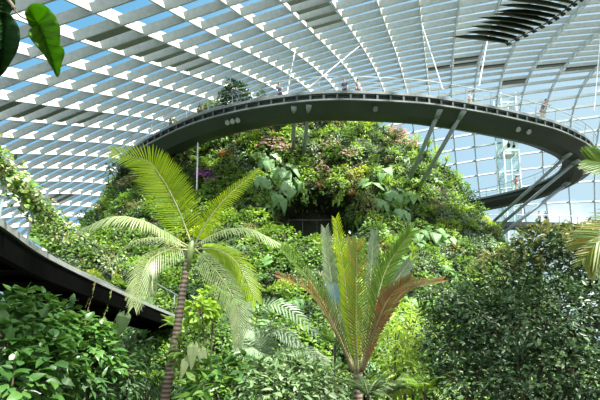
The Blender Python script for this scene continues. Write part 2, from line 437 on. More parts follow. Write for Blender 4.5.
# ------------------------------------------------------------------ ground and mountain
mb = MB(); mb.v = [(-170, -60, 0), (170, -60, 0), (170, 190, 0), (-170, 190, 0)]; mb.f = [(0, 1, 2, 3)]; mb.m = [0]
fl = mb.build('floor', M['soil']); fl['kind'] = 'structure'
MZ = [-4, 0, 3, 8, 12, 16, 18, 20, 22, 24, 26, 27.6, 28.4]
MRX = [31, 30, 28.5, 26.5, 24.3, 22.2, 21, 19.6, 17.2, 14.4, 10.6, 5.5, 1.0]
MRY = [27, 25.3, 21.8, 17.3, 14, 11.5, 10.8, 10, 9, 8, 6.6, 4, 1.0]
CAVE = at(318, 214, 33)
def mpoint(ph, z):
    rx = np.interp(z, MZ, MRX); ry = np.interp(z, MZ, MRY)
    c, s = math.cos(ph), math.sin(ph)
    b = 1 + .045*noise.noise(Vector((c*3, s*3, z*.22))) + .02*noise.noise(Vector((c*9, s*9, z*.7)))
    p = Vector((-1.6+rx*c*b, 47+ry*s*b, z+3.0))
    e = ((p.x-CAVE.x)/3.6)**2 + ((p.z-CAVE.z)/2.5)**2
    if s < 0 and e < 1.5: p.y += 5.0*min(1, max(0, (1.5-e)/.6))
    return p
mb = MB(); NA, NZ = 150, 110
zl = [-3.2 + (28.4+3.2)*i/(NZ-1) for i in range(NZ)]
phs = [-PI + 2*PI*i/NA for i in range(NA)]
# denser around the front
for z in zl:
    for ph in phs: mb.v.append(tuple(mpoint(ph + .35*math.sin(2*ph)*0, z)))
for j in range(NZ-1):
    for i in range(NA):
        i2 = (i+1) % NA; mb.f.append((j*NA+i, j*NA+i2, (j+1)*NA+i2, (j+1)*NA+i)); mb.m.append(0)
mb.f.append(tuple((NZ-1)*NA+i for i in range(NA))); mb.m.append(0)
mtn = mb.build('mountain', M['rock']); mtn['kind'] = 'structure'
bvh = BVHTree.FromPolygons([Vector(v) for v in mb.v], mb.f)
def hit(px, py):
    d = ray(px, py).normalized(); r_ = bvh.ray_cast(EYE, d)
    if r_[0] is None: return None
    n = r_[1]
    if n.dot(d) > 0: n = -n
    return r_[0], n
def in_cave(p): return ((p.x-CAVE.x)/3.6)**2 + ((p.z-CAVE.z)/2.4)**2 < 1.0
# small creeping plants that cover the slope: nobody could count them
r = random.Random(3); mb = MB(); g1 = leaf_geo(1, .62, 1, .2, .2); g2 = leaf_geo(1, .34, 1, .2, .3)
for _ in range(36000):
    ph = r.uniform(-PI*1.02, .02*PI); z = -3 + 31.2*r.random()**1.25
    p = mpoint(ph, z)
    if in_cave(p): continue
    q = mpoint(ph+.01, z)-p; w = mpoint(ph, z+.05)-p
    n = q.cross(w)
    if n.length < 1e-9: continue
    n.normalize()
    if n.dot(p-Vector((-1.6, 47, p.z))) < 0: n = -n
    clump = noise.noise(p*.55)
    mi = 0 if clump > .12 else (1 if clump > -.15 else 2)
    t = Vector((r.uniform(-1, 1), r.uniform(-.6, .6), r.uniform(-.9, .5))) + n*.35
    mb.leaf(g1 if mi != 1 else g2, p+n*r.uniform(.02, .4), t, n+Vector((0, 0, .7)), r.uniform(.25, .5), mi)
gc = mb.build('ground_cover', [G['green'], G['fresh'], G['dark']])
tag(gc, 'low creeping leaves carpeting the whole face of the planted mountain', 'ground cover', kind='stuff')

# cave railing
cr = empty('cave_railing', tuple(CAVE + Vector((0, 1.2, -1.6))), 'thin grey railing across the mouth of the dark cave', 'railing')
a, b = CAVE + Vector((-2.6, 2.2, .2)), CAVE + Vector((2.6, 2.2, .2))
mb = MB(); mb.tube([a, b], .025); part(mb, 'handrail', M['girder'], cr)
for i in range(5):
    p = a.lerp(b, i/4); mb = MB(); mb.tube([p, p-Vector((0, 0, 1.3))], .02); part(mb, 'post', M['girder'], cr)

# ------------------------------------------------------------------ ring walkway
RZ = 23.0
RP = [(-16, 37.3), (-10.3, 33.1), (-5.7, 30.9), (-1, 29.6), (3.1, 29.15), (8.7, 29.5), (12, 30.1), (16.6, 31.3), (21.9, 33.1), (25.1, 34.7), (27.9, 36.5), (30.4, 39.2), (31.9, 42.5), (31.9, 45.8), (30.6, 48.8), (28, 51.6), (24, 54.3), (15, 58), (3, 60.5), (-9, 59), (-18, 54), (-20.5, 47), (-19.2, 41)]
def closed_spline(P, n):
    out = []; m = len(P)
    for i in range(m):
        a, b, c, d = [Vector((*P[(i+q-1) % m], 0)) for q in range(4)]
        for k in range(n):
            t = k/n
            out.append(.5*((2*b) + (c-a)*t + (2*a-5*b+4*c-d)*t*t + (3*b-a-3*c+d)*t**3))
    return out
RS = closed_spline(RP, 10); NR = len(RS)
RN = []
for i in range(NR):
    t = (RS[(i+1) % NR]-RS[i-1]).normalized(); RN.append(Vector((t.y, -t.x, 0)))   # outward (path runs counter-clockwise)
if (RS[40]+RN[40]-Vector((6, 44, 0))).length < (RS[40]-Vector((6, 44, 0))).length: RN = [-n for n in RN]
def rpt(i, o, z): return RS[i % NR] + RN[i % NR]*o + Vector((0, 0, RZ+z))
ringw = empty('aerial_walkway', (6, 44, RZ-1.7), 'dark grey elevated walkway curving in a big loop around the mountain top', 'walkway')
WD = 2.9
def ring_loft(sec, name, mat):
    mb = MB(); mb.loft([[rpt(i, o, z) for o, z in sec] for i in range(NR)], closed=True)
    return part(mb, name, mat, ringw)
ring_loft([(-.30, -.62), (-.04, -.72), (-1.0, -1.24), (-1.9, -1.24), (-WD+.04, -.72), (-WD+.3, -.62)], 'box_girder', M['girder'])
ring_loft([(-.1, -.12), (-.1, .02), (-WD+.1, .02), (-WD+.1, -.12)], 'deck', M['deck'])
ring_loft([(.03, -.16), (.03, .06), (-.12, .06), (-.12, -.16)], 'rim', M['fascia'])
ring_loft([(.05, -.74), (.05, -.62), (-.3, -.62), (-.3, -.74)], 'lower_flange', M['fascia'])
ring_loft([(-WD-.03, -.16), (-WD-.03, .06), (-WD+.12, .06), (-WD+.12, -.16)], 'inner_rim', M['fascia'])
mb = MB(); mb.loft([[rpt(i, o, z) for o, z in ((-.28, -.62), (-.28, -.12), (-.36, -.12), (-.36, -.62))] for i in range(NR)], closed=True)
mb.loft([[rpt(i, o, z) for o, z in ((-WD+.28, -.62), (-WD+.28, -.12), (-WD+.36, -.12), (-WD+.36, -.62))] for i in range(NR)], closed=True)
# arc length table for even spacing
RL = [0]
for i in range(NR): RL.append(RL[-1]+(RS[(i+1) % NR]-RS[i]).length)
def ring_at(s):
    s %= RL[-1]
    i = int(np.searchsorted(RL, s, side='right'))-1; f = (s-RL[i])/(RL[i+1]-RL[i])
    p = RS[i % NR].lerp(RS[(i+1) % NR], f); n = RN[i % NR].lerp(RN[(i+1) % NR], f).normalized(); return p, n
s = 0
while s < RL[-1]:
    p, n = ring_at(s); t = Vector((-n.y, n.x, 0))
    R = Matrix((n, t, Vector((0, 0, 1)))).transposed()
    mb.box(p + n*-.15 + Vector((0, 0, RZ-.39)), (.3, .16, .46), rot=R)
    s += 1.05
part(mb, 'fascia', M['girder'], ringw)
for off, nm in ((-.02, 'handrail'), (-WD+.02, 'handrail')):
    mb = MB(); mb.loft([[rpt(i, off+.18*(1 if off > -1 else -1)+a, 1.12+b) for a, b in ((-.03, -.03), (.03, -.03), (.03, .03), (-.03, .03))] for i in range(NR)], closed=True)
    hr = part(mb, nm, M['rail'], ringw)
    mb = MB()
    for q in (.35, .72):
        mb.loft([[rpt(i, off+.18*q*(1 if off > -1 else -1)+a, q+b) for a, b in ((-.012, -.012), (.012, -.012), (.012, .012), (-.012, .012))] for i in range(NR)], closed=True)
    part(mb, 'rail_wires', M['rail'], ringw)
s = .4; kk = 0
while s < RL[-1]:
    p, n = ring_at(s)
    for off, sg in ((-.02, 1), (-WD+.02, -1)):
        a = p + n*off + Vector((0, 0, RZ)); b = a + n*.18*sg + Vector((0, 0, 1.12))
        mb = MB(); mb.tube([a, b], .038, 5); part(mb, 'rail_post', M['rail'], ringw)
    s += 2.4; kk += 1

def strut(pa, pb, rad, label, group=None):
    o = empty('strut', tuple(pb), label, 'strut', group)
    mb = MB(); mb.tube([pa, pb], rad, 10); part(mb, 'shaft', M['strut'], o, True)
    d = (pb-pa).normalized(); mb = MB(); mb.tube([pa-d*.25, pa+d*.45], rad*1.35, 10); part(mb, 'collar', M['strut'], o, True)
    return o
def ring_px(px, off, z):
    """point under the near arc of the ring seen at picture column px"""
    best = min(range(10, 111), key=lambda i: abs(to_px(rpt(i, off, z))[0]-px)); return rpt(best, off, z)
def foot(px, py, push=.6):
    h_ = hit(px, py)
    if h_ is None: return at(px, py, 46)
    return h_[0] - h_[1]*push
strut(ring_px(293, -.5, -.9), foot(293, 150), .17, 'upright grey strut left of the leaning one under the ring walkway')
strut(ring_px(310, -.5, -.9), foot(303, 156), .17, 'slightly leaning grey strut right of the upright one below ring walkway')
strut(ring_px(438, -.5, -.9), foot(409, 182), .19, 'left of two parallel slanting struts on the mountain right shoulder')
strut(ring_px(462, -.3, -.8), foot(420, 186), .19, 'right of two parallel slanting struts on the mountain right shoulder')
def ring_best(px, py, lo, hi):
    return min((rpt(i, o, z) for i in range(lo, hi) for o, z in ((-.9, -1.2), (-1.4, -1.3), (-1.9, -1.3), (-2.3, -1.0))), key=lambda p: (to_px(p)[0]-px)**2+(to_px(p)[1]-py)**2)
strut(ring_best(567, 156, 80, 125), at(484, 230, 45.5), .17, 'uppermost of three long slanting struts under the ring right end')
strut(ring_best(577, 161, 80, 125), at(492, 232, 44.5), .17, 'middle one of three long slanting struts under the ring right end')
strut(ring_best(568, 184, 112, 150), at(497, 238, 44.0), .2, 'lowest of three long slanting struts under the ring right end')

# lamps under the ring
def floodlight(px, off, z, black, label, group=None):
    c = ring_px(px, off, z); k = .62 if black else .95
    o = empty('floodlight', tuple(c), label, 'lamp', group)
    aim = (EYE - c).normalized(); aim = (aim + Vector((0, 0, -.5))).normalized()
    mb = MB(); mb.tube([c + Vector((0, 0, .35)), c], .03, 5); part(mb, 'bracket', M['lamp_black'], o)
    mb = MB(); mb.tube([c-aim*.18*k, c-aim*.15*k, c+aim*.1*k, c+aim*.16*k], [.1*k, .16*k, .2*k, .21*k], 10); part(mb, 'housing', M['lamp_black' if black else 'lamp'], o)
    mb = MB(); mb.tube([c+aim*.16*k, c+aim*.18*k], .18*k, 10); part(mb, 'lens', M['lamp_black' if black else 'lens'], o)
floodlight(227, -.35, -1.2, False, 'leftmost of three round lamps on the ring walkway left arc')
floodlight(233, -.35, -1.2, False, 'middle of three round lamps on the ring walkway left arc')
floodlight(239, -.35, -1.2, False, 'rightmost of three round lamps on the ring walkway left arc')
floodlight(373, -.35, -1.15, False, 'left of two grey lamps under the middle of the ring')
floodlight(379, -.35, -1.15, False, 'right of two grey lamps under the middle of the ring')
floodlight(519, -.4, -1.25, False, 'left of two grey lamps under the ring right half')
floodlight(527, -.4, -1.25, False, 'right of two grey lamps under the ring right half')
floodlight(506, -1.5, -2.05, True, 'leftmost of three small black lamps hanging below the ring')
floodlight(510.5, -1.5, -2.2, True, 'middle of three small black lamps hanging below the ring')
floodlight(515, -1.5, -2.1, True, 'rightmost of three small black lamps hanging below the ring')

# lower walkway at the right, behind the loop
lw = empty('lower_walkway', tuple(at(545, 224, 56)), 'dark straight walkway at right, lower than the ring loop', 'walkway')
P = [at(478, 224, 58), at(510, 224, 57), at(560, 225, 55.5), at(605, 229, 53), at(660, 236, 48)]
P = spline(P, 5)
def side_n(P, i):
    t = (P[min(i+1, len(P)-1)]-P[max(i-1, 0)]); return Vector((t.y, -t.x, 0)).normalized()
mb = MB(); mb.loft([[P[i]+side_n(P, i)*o+Vector((0, 0, z)) for o, z in ((0, -.35), (0, .35), (-2, .35), (-1.8, -.35))] for i in range(len(P))]); part(mb, 'deck', M['girder'], lw)
mb = MB(); mb.tube([P[i]+Vector((0, 0, 1.4)) for i in range(len(P))], .05, 5); part(mb, 'handrail', M['rail'], lw)
for i in range(0, len(P), 2):
    mb = MB(); mb.tube([P[i]+Vector((0, 0, .3)), P[i]+Vector((0, 0, 1.4))], .04, 5); part(mb, 'rail_post', M['rail'], lw)
LWP = P
# far railings of the loop (criss-crossed lines) come from the ring itself.  Tower beyond
tw = empty('lift_tower', tuple(at(508, 200, 70).xy)+(0,), 'pale green glazed tower standing behind the loop at right', 'tower')
c = at(508, 165, 70); ztop = at(508, 128, 70).z + 6
for sx in (-1, 1):
    for sy in (-1, 1):
        mb = MB(); mb.box((c.x+sx*1.35, c.y+sy*1.35, ztop/2), (.22, .22, ztop)); part(mb, 'column', M['tower'], tw)
z = 2.0
while z < ztop:
    mb = MB(); mb.loft([[(c.x+sx*a, c.y+sy*a, z+h) for a, h in ((1.28, -.1), (1.42, -.1), (1.42, .1), (1.28, .1))] for sx, sy in ((1, 1), (-1, 1), (-1, -1), (1, -1))], closed=True)
    part(mb, 'cross_frame', M['tower'], tw)
    z += 4.6
mb = MB()
for q in (-1, 1):
    mb.box((c.x, c.y+q*1.28, ztop/2), (2.5, .03, ztop-.2)); mb.box((c.x+q*1.28, c.y, ztop/2), (.03, 2.5, ztop-.2))
part(mb, 'glass_skin', M['tower_glass'], tw)
mb = MB(); mb.box((c.x, c.y, at(508, 150, 70).z), (1.9, 1.9, 2.6)); part(mb, 'lift_car', M['tower'], tw)

# ------------------------------------------------------------------ left footbridge
BZ = 5.46
BP = spline([(-4.4, 2.5, BZ+.05), (-5.86, 7.6, BZ+.02), (-6.72, 11, BZ-.02), (-6.85, 18, BZ-.42), (-6.55, 24, BZ-.78), (-6.0, 28, BZ-1.1)], 6)
fb = empty('footbridge', (-8, 16, BZ-.5), 'black footbridge seen from below, crossing the lower left of the view', 'footbridge')
NB = len(BP)
def bpt(i, o, z): return BP[i] + side_n(BP, i)*o + Vector((0, 0, z))
def bloft(sec, name, mat):
    mb = MB(); mb.loft([[bpt(i, o, z) for o, z in sec] for i in range(NB)]); return part(mb, name, mat, fb)
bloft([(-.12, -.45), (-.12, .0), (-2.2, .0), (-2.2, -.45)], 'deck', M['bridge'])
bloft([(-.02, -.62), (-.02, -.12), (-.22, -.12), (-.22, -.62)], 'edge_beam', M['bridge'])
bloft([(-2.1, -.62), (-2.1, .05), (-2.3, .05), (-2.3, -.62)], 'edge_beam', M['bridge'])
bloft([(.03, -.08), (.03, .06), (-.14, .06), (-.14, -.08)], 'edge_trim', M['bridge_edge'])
for i in range(0, NB, 2):
    mb = MB(); mb.box(bpt(i, -1.1, -.5), (2.0, .12, .2)); part(mb, 'cross_beam', M['bridge'], fb)
for i in range(0, NB, 3):
    mb = MB(); mb.tube([bpt(i, -.03, 0), bpt(i, .05, 1.12)], .028, 6); part(mb, 'rail_post', M['rail'], fb)
    mb = MB(); mb.tube([bpt(i, -2.18, 0), bpt(i, -2.24, 1.12)], .028, 6); part(mb, 'rail_post', M['rail'], fb)
    if i >= 9 and i+3 < NB:
        mb = MB(); q = [bpt(i+j, o, z) for j in (0, 3) for o, z in ((.0, .12), (.03, 1.0))]
        n = side_n(BP, i)*.012; mb.v = [tuple(x+n) for x in q]+[tuple(x-n) for x in q]
        mb.f = [(0, 1, 3, 2), (4, 6, 7, 5), (0, 4, 5, 1), (2, 3, 7, 6), (1, 5, 7, 3), (0, 2, 6, 4)]; mb.m = [0]*6
        part(mb, 'glass_panel', M['pane'], fb)
for o in (.05, -2.24):
    mb = MB(); mb.tube([bpt(i, o, 1.12) for i in range(NB)], .035, 6); part(mb, 'handrail', M['rail'], fb)

# ------------------------------------------------------------------ plant kinds for the slope
KINDS = {}
def kind(name, parts, label, cat):
    """parts: list of (MB, materials, child name or None for the thing itself)"""
    root = parts[0][0].build(name, parts[0][1])
    for mb_, mats, nm in parts[1:]: mb_.build(nm, mats, root)['kind'] = 'stuff'
    KINDS.setdefault(label[0], []).append((root, label[1], cat))
def stems(mb, r, n, h, mi):
    for _ in range(n):
        a = r.uniform(0, 2*PI); d = Vector((math.cos(a), math.sin(a), 0))*r.uniform(.1, .4)*h
        mb.tube([Vector((0, 0, -.25)), d*.5+Vector((0, 0, h*.45)), d+Vector((0, 0, h*.8))], [.035, .025, .012], 4, mi, False)
ov = lambda L, W: [leaf_geo(L, W, 2, .25, .2), leaf_geo(L*.9, W, 2, .35, .05), leaf_geo(L*1.1, W*.9, 2, .2, .35)]
def shrub_kind(key, name, words, cat, leafm, L, W, n, R, seeds, flower=None, nf=0, fl=.12):
    for sd in seeds:
        r = random.Random(sd); mb = MB(); stems(mb, r, 5, R, 1)
        dome_leaves(mb, r, n, R, ov(L, W), sd, c=Vector((0, 0, .25*R)))
        P = [(mb, [leafm, M['bark']], None)]
        if flower:
            m2 = MB(); gf = leaf_geo(fl, fl*.7, 1, .2, .1)
            for _ in range(nf):
                d = rdir(r, .0); d.y -= .25; d.normalize(); q = R*bumpy(d, sd)*1.02; p = Vector((d.x*q, d.y*q, d.z*q*.8+.25*R))
                for k in range(5):
                    a = 2*PI*k/5+r.random(); t = Vector((math.cos(a), math.sin(a), .35)); m2.leaf(gf, p, t, d+Vector((0, 0, .4)), r.uniform(.8, 1.3))
            P.append((m2, [flower], 'flowers'))
        kind(name, P, (key, words), cat)
shrub_kind('green', 'leafy_shrub', 'mid green leafy shrub', 'shrub', G['green'], .27, .15, 230, .95, (1, 2, 3))
shrub_kind('dark', 'dark_shrub', 'dark green dense shrub', 'shrub', G['dark'], .20, .11, 320, 1.0, (4, 5))
shrub_kind('fresh', 'bright_shrub', 'bright fresh green shrub', 'shrub', G['fresh'], .25, .14, 240, .9, (6, 7))
shrub_kind('olive', 'olive_shrub', 'olive brown tinged shrub', 'shrub', G['olive'], .19, .10, 300, .85, (8, 9))
shrub_kind('lime', 'lime_shrub', 'lime yellow shrub', 'shrub', G['lime'], .2, .1, 260, .75, (10,))
shrub_kind('grey', 'grey_shrub', 'grey green small leaved shrub', 'shrub', G['grey'], .17, .09, 340, .9, (12, 13))
shrub_kind('pink', 'pink_flowering_shrub', 'shrub with pale pink flowers', 'flowering shrub', G['green'], .2, .11, 200, .85, (14, 15), G['pink'], 80)
shrub_kind('red', 'red_flowering_shrub', 'shrub dotted with small red flowers', 'flowering shrub', G['green'], .2, .11, 220, .85, (16,), G['red'], 60, .13)
shrub_kind('purple', 'purple_flowering_shrub', 'shrub covered in purple flowers', 'flowering shrub', G['dark'], .2, .11, 180, .8, (18,), G['purple'], 130, .15)
for sd in (21, 22):                                        # ferns
    r = random.Random(sd); mb = MB()
    for i in range(12): fern_frond(mb, r, Vector((0, 0, 0)), i*2.4+r.uniform(-.3, .3), r.uniform(.8, 1.2), r.uniform(.8, 1.5), r.uniform(.7, 1.3), 13, .22)
    kind('fern', [(mb, [G['fresh' if sd == 21 else 'green'], M['stalk']], None)], ('fern', 'arching feathery fern'), 'fern')
for sd in (24, 25):                                        # strap leaved rosettes
    r = random.Random(sd); mb = MB(); sprout(mb, r, 26, blade_geo(.85, .09, .35), 0, (.15, 1.35))
    kind('bromeliad', [(mb, [G['rust' if sd == 24 else 'straw']], None)], ('brom', 'straw tinged strap leaved rosette'), 'bromeliad')
for sd in (26, 27):
    r = random.Random(sd); mb = MB()
    mb.tube([Vector((0, 0, -.3)), Vector((.03, 0, .5)), Vector((.0, .04, .9))], [.06, .05, .05], 6, 1)
    sprout(mb, r, 40, blade_geo(.95, .075, .25), 0, (.1, 1.7), z0=.85)
    kind('spiky_plant', [(mb, [G['fresh'], M['bark']], None)], ('spiky', 'spiky rosette plant'), 'spiky plant')
def ear_kind(key, name, words, leafm, seeds, n=8, L=.85, W=.62, hang=.2):
    for sd in seeds:
        r = random.Random(sd); mb = MB(); gs = [heart_geo(L, W, .3, .2), heart_geo(L*.9, W, .45, .3), heart_geo(L*1.05, W*.9, .2, .1)]
        for i in range(n):
            a = i*2.4+r.uniform(-.4, .4); e = r.uniform(.3, 1.0); h = r.uniform(.5, 1.1)
            tip = Vector((math.cos(a)*h*math.sin(e), math.sin(a)*h*math.sin(e), h*math.cos(e)*.9+.1))
            mb.tube([Vector((0, 0, -.15)), tip*.55+Vector((0, 0, .12)), tip], [.028, .022, .014], 4, 1, False)
            d = Vector((math.cos(a), math.sin(a), -r.uniform(hang, hang+.9))); nn = Vector((math.cos(a)*.5, math.sin(a)*.5-.25, 1))
            mb.leaf(r.choice(gs), tip, d, nn, r.uniform(.75, 1.15))
        kind(name, [(mb, [leafm, M['stalk']], None)], (key, words), 'leafy plant')
ear_kind('ear', 'elephant_ear', 'big leaved plant', G['big'], (30, 31, 32))
ear_kind('philo', 'climbing_broadleaf', 'climber with silvery drooping leaves', G['philo'], (33, 34), 9, 1.0, .7, 1.0)
for sd in (36, 37):                                        # trailing creepers
    r = random.Random(sd); mb = MB(); g = leaf_geo(.19, .14, 2, .2, .25)
    for i in range(16):
        a = r.uniform(0, 2*PI); p = Vector((math.cos(a)*.5, math.sin(a)*.5, .25)); P = [Vector((0, 0, .1)), p]; q = p.copy(); L_ = r.randint(5, 10)
        for k in range(L_):
            q = q + Vector((math.cos(a)*.06+r.uniform(-.05, .05), math.sin(a)*.06+r.uniform(-.05, .05), -.16)); P.append(q.copy())
        mb.tube(P, .012, 3, 1, False)
        for p in P[1:]:
            for _ in range(3): mb.leaf(g, p+Vector((r.uniform(-.08, .08), r.uniform(-.08, .08), 0)), Vector((r.uniform(-1, 1), r.uniform(-1, 1), -.8)), Vector((math.cos(a), math.sin(a)-.2, .6)), r.uniform(.8, 1.3))
    kind('trailing_creeper', [(mb, [G['fresh' if sd == 36 else 'green'], M['stalk']], None)], ('trail', 'creeper with hanging leafy strands'), 'creeper')

def zone(px, py):
    if py < 152:
        if px < 250: return 'on the mountain beneath the ring walkway left arc'
        if px < 390: return 'on the mountain beneath the ring walkway middle'
        return 'on the mountain top right beside the slanting struts'
    if py < 206:
        if px < 200: return 'on the mountain left flank behind the tall palm'
        if px < 300: return 'left of and above the dark cave'
        if px < 400: return 'right of and above the dark cave'
        return 'on the mountain right shoulder below the slanting struts'
    if py < 290:
        if px < 160: return 'behind the handrail of the black footbridge'
        if px < 300: return 'between the tall palm and the dark cave'
        if px < 400: return 'below the dark cave, behind the shuttlecock palm'
        return 'on the lower right slope above the dark leaved tree'
    if px < 200: return 'at the mountain foot under the black footbridge'
    if px < 330: return 'at the mountain foot between the two palms'
    return 'at the mountain foot right of the shuttlecock palm'
SHORT = 'plants covering the mountain slope'
used = {}
def plant(key, p, n, sc, z):
    opts = KINDS[key]; root, words, cat = opts[rnd.randrange(len(opts))]
    up = (Vector((0, 0, 1))*.75 + n*.55).normalized()
    q = up.to_track_quat('Z', 'Y').to_matrix() @ Matrix.Rotation(rnd.uniform(0, 2*PI), 3, 'Z')
    if key in ('philo', 'pink', 'red', 'purple', 'ear'):
        q = up.to_track_quat('Z', 'Y').to_matrix()
        q = Matrix.Rotation(rnd.uniform(-.5, .5), 3, 'Z') @ q
    loc = p + n*.05 - up*.12*sc
    if root.name not in used: used[root.name] = 1; o = root; o.location = loc; o.rotation_euler = q.to_euler(); o.scale = (sc,)*3
    else: o = dup(root, loc, q.to_euler(), sc)
    o['label'] = words + ' ' + z; o['category'] = cat; o['group'] = words + ' plants ' + z
    return o
FEATURE = [  # the plants one can pick out in the photo
 (268, 166, 'philo', 1.15), (282, 178, 'philo', 1.15), (262, 185, 'philo', 1.0), (290, 190, 'philo', 1.1), (276, 200, 'philo', .9), (255, 160, 'ear', 1.0),
 (383, 178, 'ear', 1.2), (372, 190, 'ear', 1.1), (392, 200, 'philo', 1.1), (378, 207, 'philo', 1.0), (410, 205, 'ear', 1.1), (400, 217, 'philo', .9),
 (432, 240, 'ear', 1.2), (418, 240, 'ear', 1.0), (448, 246, 'ear', 1.0), (452, 228, 'fresh', 1.0), (468, 226, 'fresh', .9), (440, 224, 'lime', .7),
 (204, 178, 'purple', .8), (213, 184, 'purple', .6), (275, 125, 'red', 1.1), (288, 124, 'red', 1.0), (265, 130, 'red', .9), (228, 158, 'red', .8), (300, 127, 'pink', .8),
 (270, 150, 'pink', 1.1), (282, 153, 'pink', 1.0), (330, 150, 'pink', .9), (345, 158, 'pink', 1.0), (395, 138, 'pink', 1.0), (404, 147, 'pink', 1.0), (398, 133, 'pink', .8), (132, 186, 'pink', .9),
 (356, 176, 'lime', 1.05), (364, 171, 'lime', .7), (345, 168, 'lime', .6), (250, 143, 'fresh', 1.1), (262, 140, 'fresh', 1.1), (275, 138, 'lime', .7), (285, 140, 'fresh', 1.0),
 (345, 124, 'fresh', 1.3), (358, 130, 'fresh', 1.2), (330, 135, 'fresh', 1.0), (330, 120, 'green', 1.3), (315, 122, 'dark', 1.2), (365, 122, 'green', 1.2), (380, 124, 'spiky', 1.2),
 (165, 150, 'dark', 1.6), (180, 148, 'dark', 1.5), (200, 140, 'dark', 1.5), (215, 145, 'green', 1.5), (222, 135, 'dark', 1.4), (185, 158, 'green', 1.3), (150, 160, 'dark', 1.5), (128, 165, 'dark', 1.4), (120, 175, 'dark', 1.3),
 (212, 165, 'fern', 1.5), (208, 160, 'fern', 1.4), (240, 134, 'olive', 1.1), (250, 128, 'olive', 1.0),
 (424, 145, 'spiky', 1.3), (433, 152, 'spiky', 1.3), (438, 160, 'spiky', 1.2), (427, 160, 'fresh', 1.0), (445, 168, 'spiky', 1.1), (453, 178, 'fresh', 1.0), (447, 185, 'fern', 1.2), (462, 190, 'green', 1.2), (470, 200, 'dark', 1.2), (478, 212, 'green', 1.1), (485, 222, 'lime', .7),
 (335, 195, 'brom', 1.1), (345, 190, 'trail', 1.1), (320, 186, 'brom', 1.0), (300, 185, 'trail', 1.2), (330, 181, 'olive', 1.0), (310, 180, 'fresh', 1.0), (352, 195, 'brom', 1.0), (365, 200, 'olive', .9),
 (405, 255, 'spiky', .8), (485, 245, 'grey', 1.2), (470, 250, 'grey', 1.2), (455, 262, 'fern', 1.3), (480, 258, 'olive', 1.0), (88, 218, 'dark', 1.2), (98, 222, 'dark', 1.1)]
taken = []
for px, py, key, sc in FEATURE:
    h_ = hit(px, py)
    for k in range(12):
        if h_: break
        h_ = hit(px + (2*k if px < 300 else -2*k), py+k)
    if not h_: continue
    plant(key, h_[0], h_[1], sc*rnd.uniform(.9, 1.1)*(1.3 if key in ('ear', 'philo', 'purple', 'red', 'pink') else 1), zone(px, py)); taken.append((px, py, sc))
def pick(px, py):
    u = rnd.random()
    if py < 200 and px < 235: w = dict(green=4, dark=4, fern=2.5, trail=1, pink=.5, grey=1, brom=.3)
    elif py < 200 and px < 400: w = dict(green=3, fresh=3, olive=1.6, pink=1.4, trail=2, brom=1.2, grey=1.4, fern=1.2, spiky=.4, ear=.6, dark=1)
    elif px >= 400 and py < 290: w = dict(green=3, fresh=2.2, fern=2, ear=1.5, spiky=.8, grey=2, olive=1.2, dark=1.2, brom=.6, trail=.8)
    elif py < 290: w = dict(green=3, fresh=2.5, trail=2.4, ear=.9, fern=2, brom=.5, grey=1, olive=.6, philo=.3, lime=.3)
    elif px < 200: w = dict(dark=4, green=3, fern=2, trail=1)
    else: w = dict(fern=3.5, green=3, fresh=2, ear=1.2, grey=1.5, trail=1.3, dark=1)
    tot = sum(w.values())*u
    for k, v in w.items():
        tot -= v
        if tot <= 0: return k
    return 'green'
py = 108.0
while py < 402:
    st = 9.5 + (py-108)*.010
    px = 70.0 + rnd.uniform(0, st)
    while px < 520:
        x, y = px+rnd.uniform(-.4, .4)*st, py+rnd.uniform(-.4, .4)*st
        px += st
        if y > 300 and x > 455: continue
        h_ = hit(x, y)
        if not h_: continue
        p, n = h_
        if in_cave(p) or (abs(x-318) < 37 and abs(y-213) < 20) or (abs(x-318) < 30 and abs(y-228) < 12): continue
        if any((x-a)**2+(y-b)**2 < (6.5*c)**2 for a, b, c in taken): continue
        plant(pick(x, y), p, n, rnd.uniform(.65, 1.15)*(1 if y < 290 else .9), zone(x, y))
    py += st*.92
# kinds that never got a place are removed again
for lst in KINDS.values():
    for root, w_, c_ in lst:
        if root.name not in used:
            for ch in list(root.children): bpy.data.objects.remove(ch)
            bpy.data.objects.remove(root)

# planted boxes on the ring
def ring_planter(px, sc, leafm, label, seed, R=.7, h=.5):
    i = min(range(0, 60), key=lambda i: abs(to_px(rpt(i, -.7, .5))[0]-px)); c = rpt(i, -.75, .02)
    o = empty('planter', tuple(c), label, 'planted box')
    t = RN[i]; R3 = Matrix((t, Vector((-t.y, t.x, 0)), Vector((0, 0, 1)))).transposed()
    mb = MB(); mb.box(c+Vector((0, 0, .25)), (.6, 1.1, .5), rot=R3); part(mb, 'box', M['planter'], o)
    r = random.Random(seed); mb = MB(); dome_leaves(mb, r, int(520*sc*sc), R*sc, ov(.2, .11), seed, c=c+Vector((0, 0, .5+R*sc*.6)), zmin=-.7); part(mb, 'foliage', leafm, o)
    mb = MB(); mb.tube([c+Vector((0, 0, .4)), c+Vector((0, 0, .6+R*sc*.7))], .05*sc); part(mb, 'stem', M['bark'], o)
ring_planter(236, 1.75, G['dark'], 'box with a round dark green bush rising above the ring rail', 61)
ring_planter(213, .75, G['grey'], 'box of grey green foliage left of the round bush on ring', 62)
ring_planter(222, .65, G['grey'], 'box of low grey foliage touching the round bush on ring', 63)
ring_planter(203, .7, G['olive'], 'box of yellowish foliage on the ring left of grey ones', 64)
ring_planter(175, .6, G['olive'], 'box of sparse yellowish foliage on the ring far left arc', 65)
ring_planter(264, .55, G['grey'], 'box of low pale foliage right of the round bush on ring', 66)

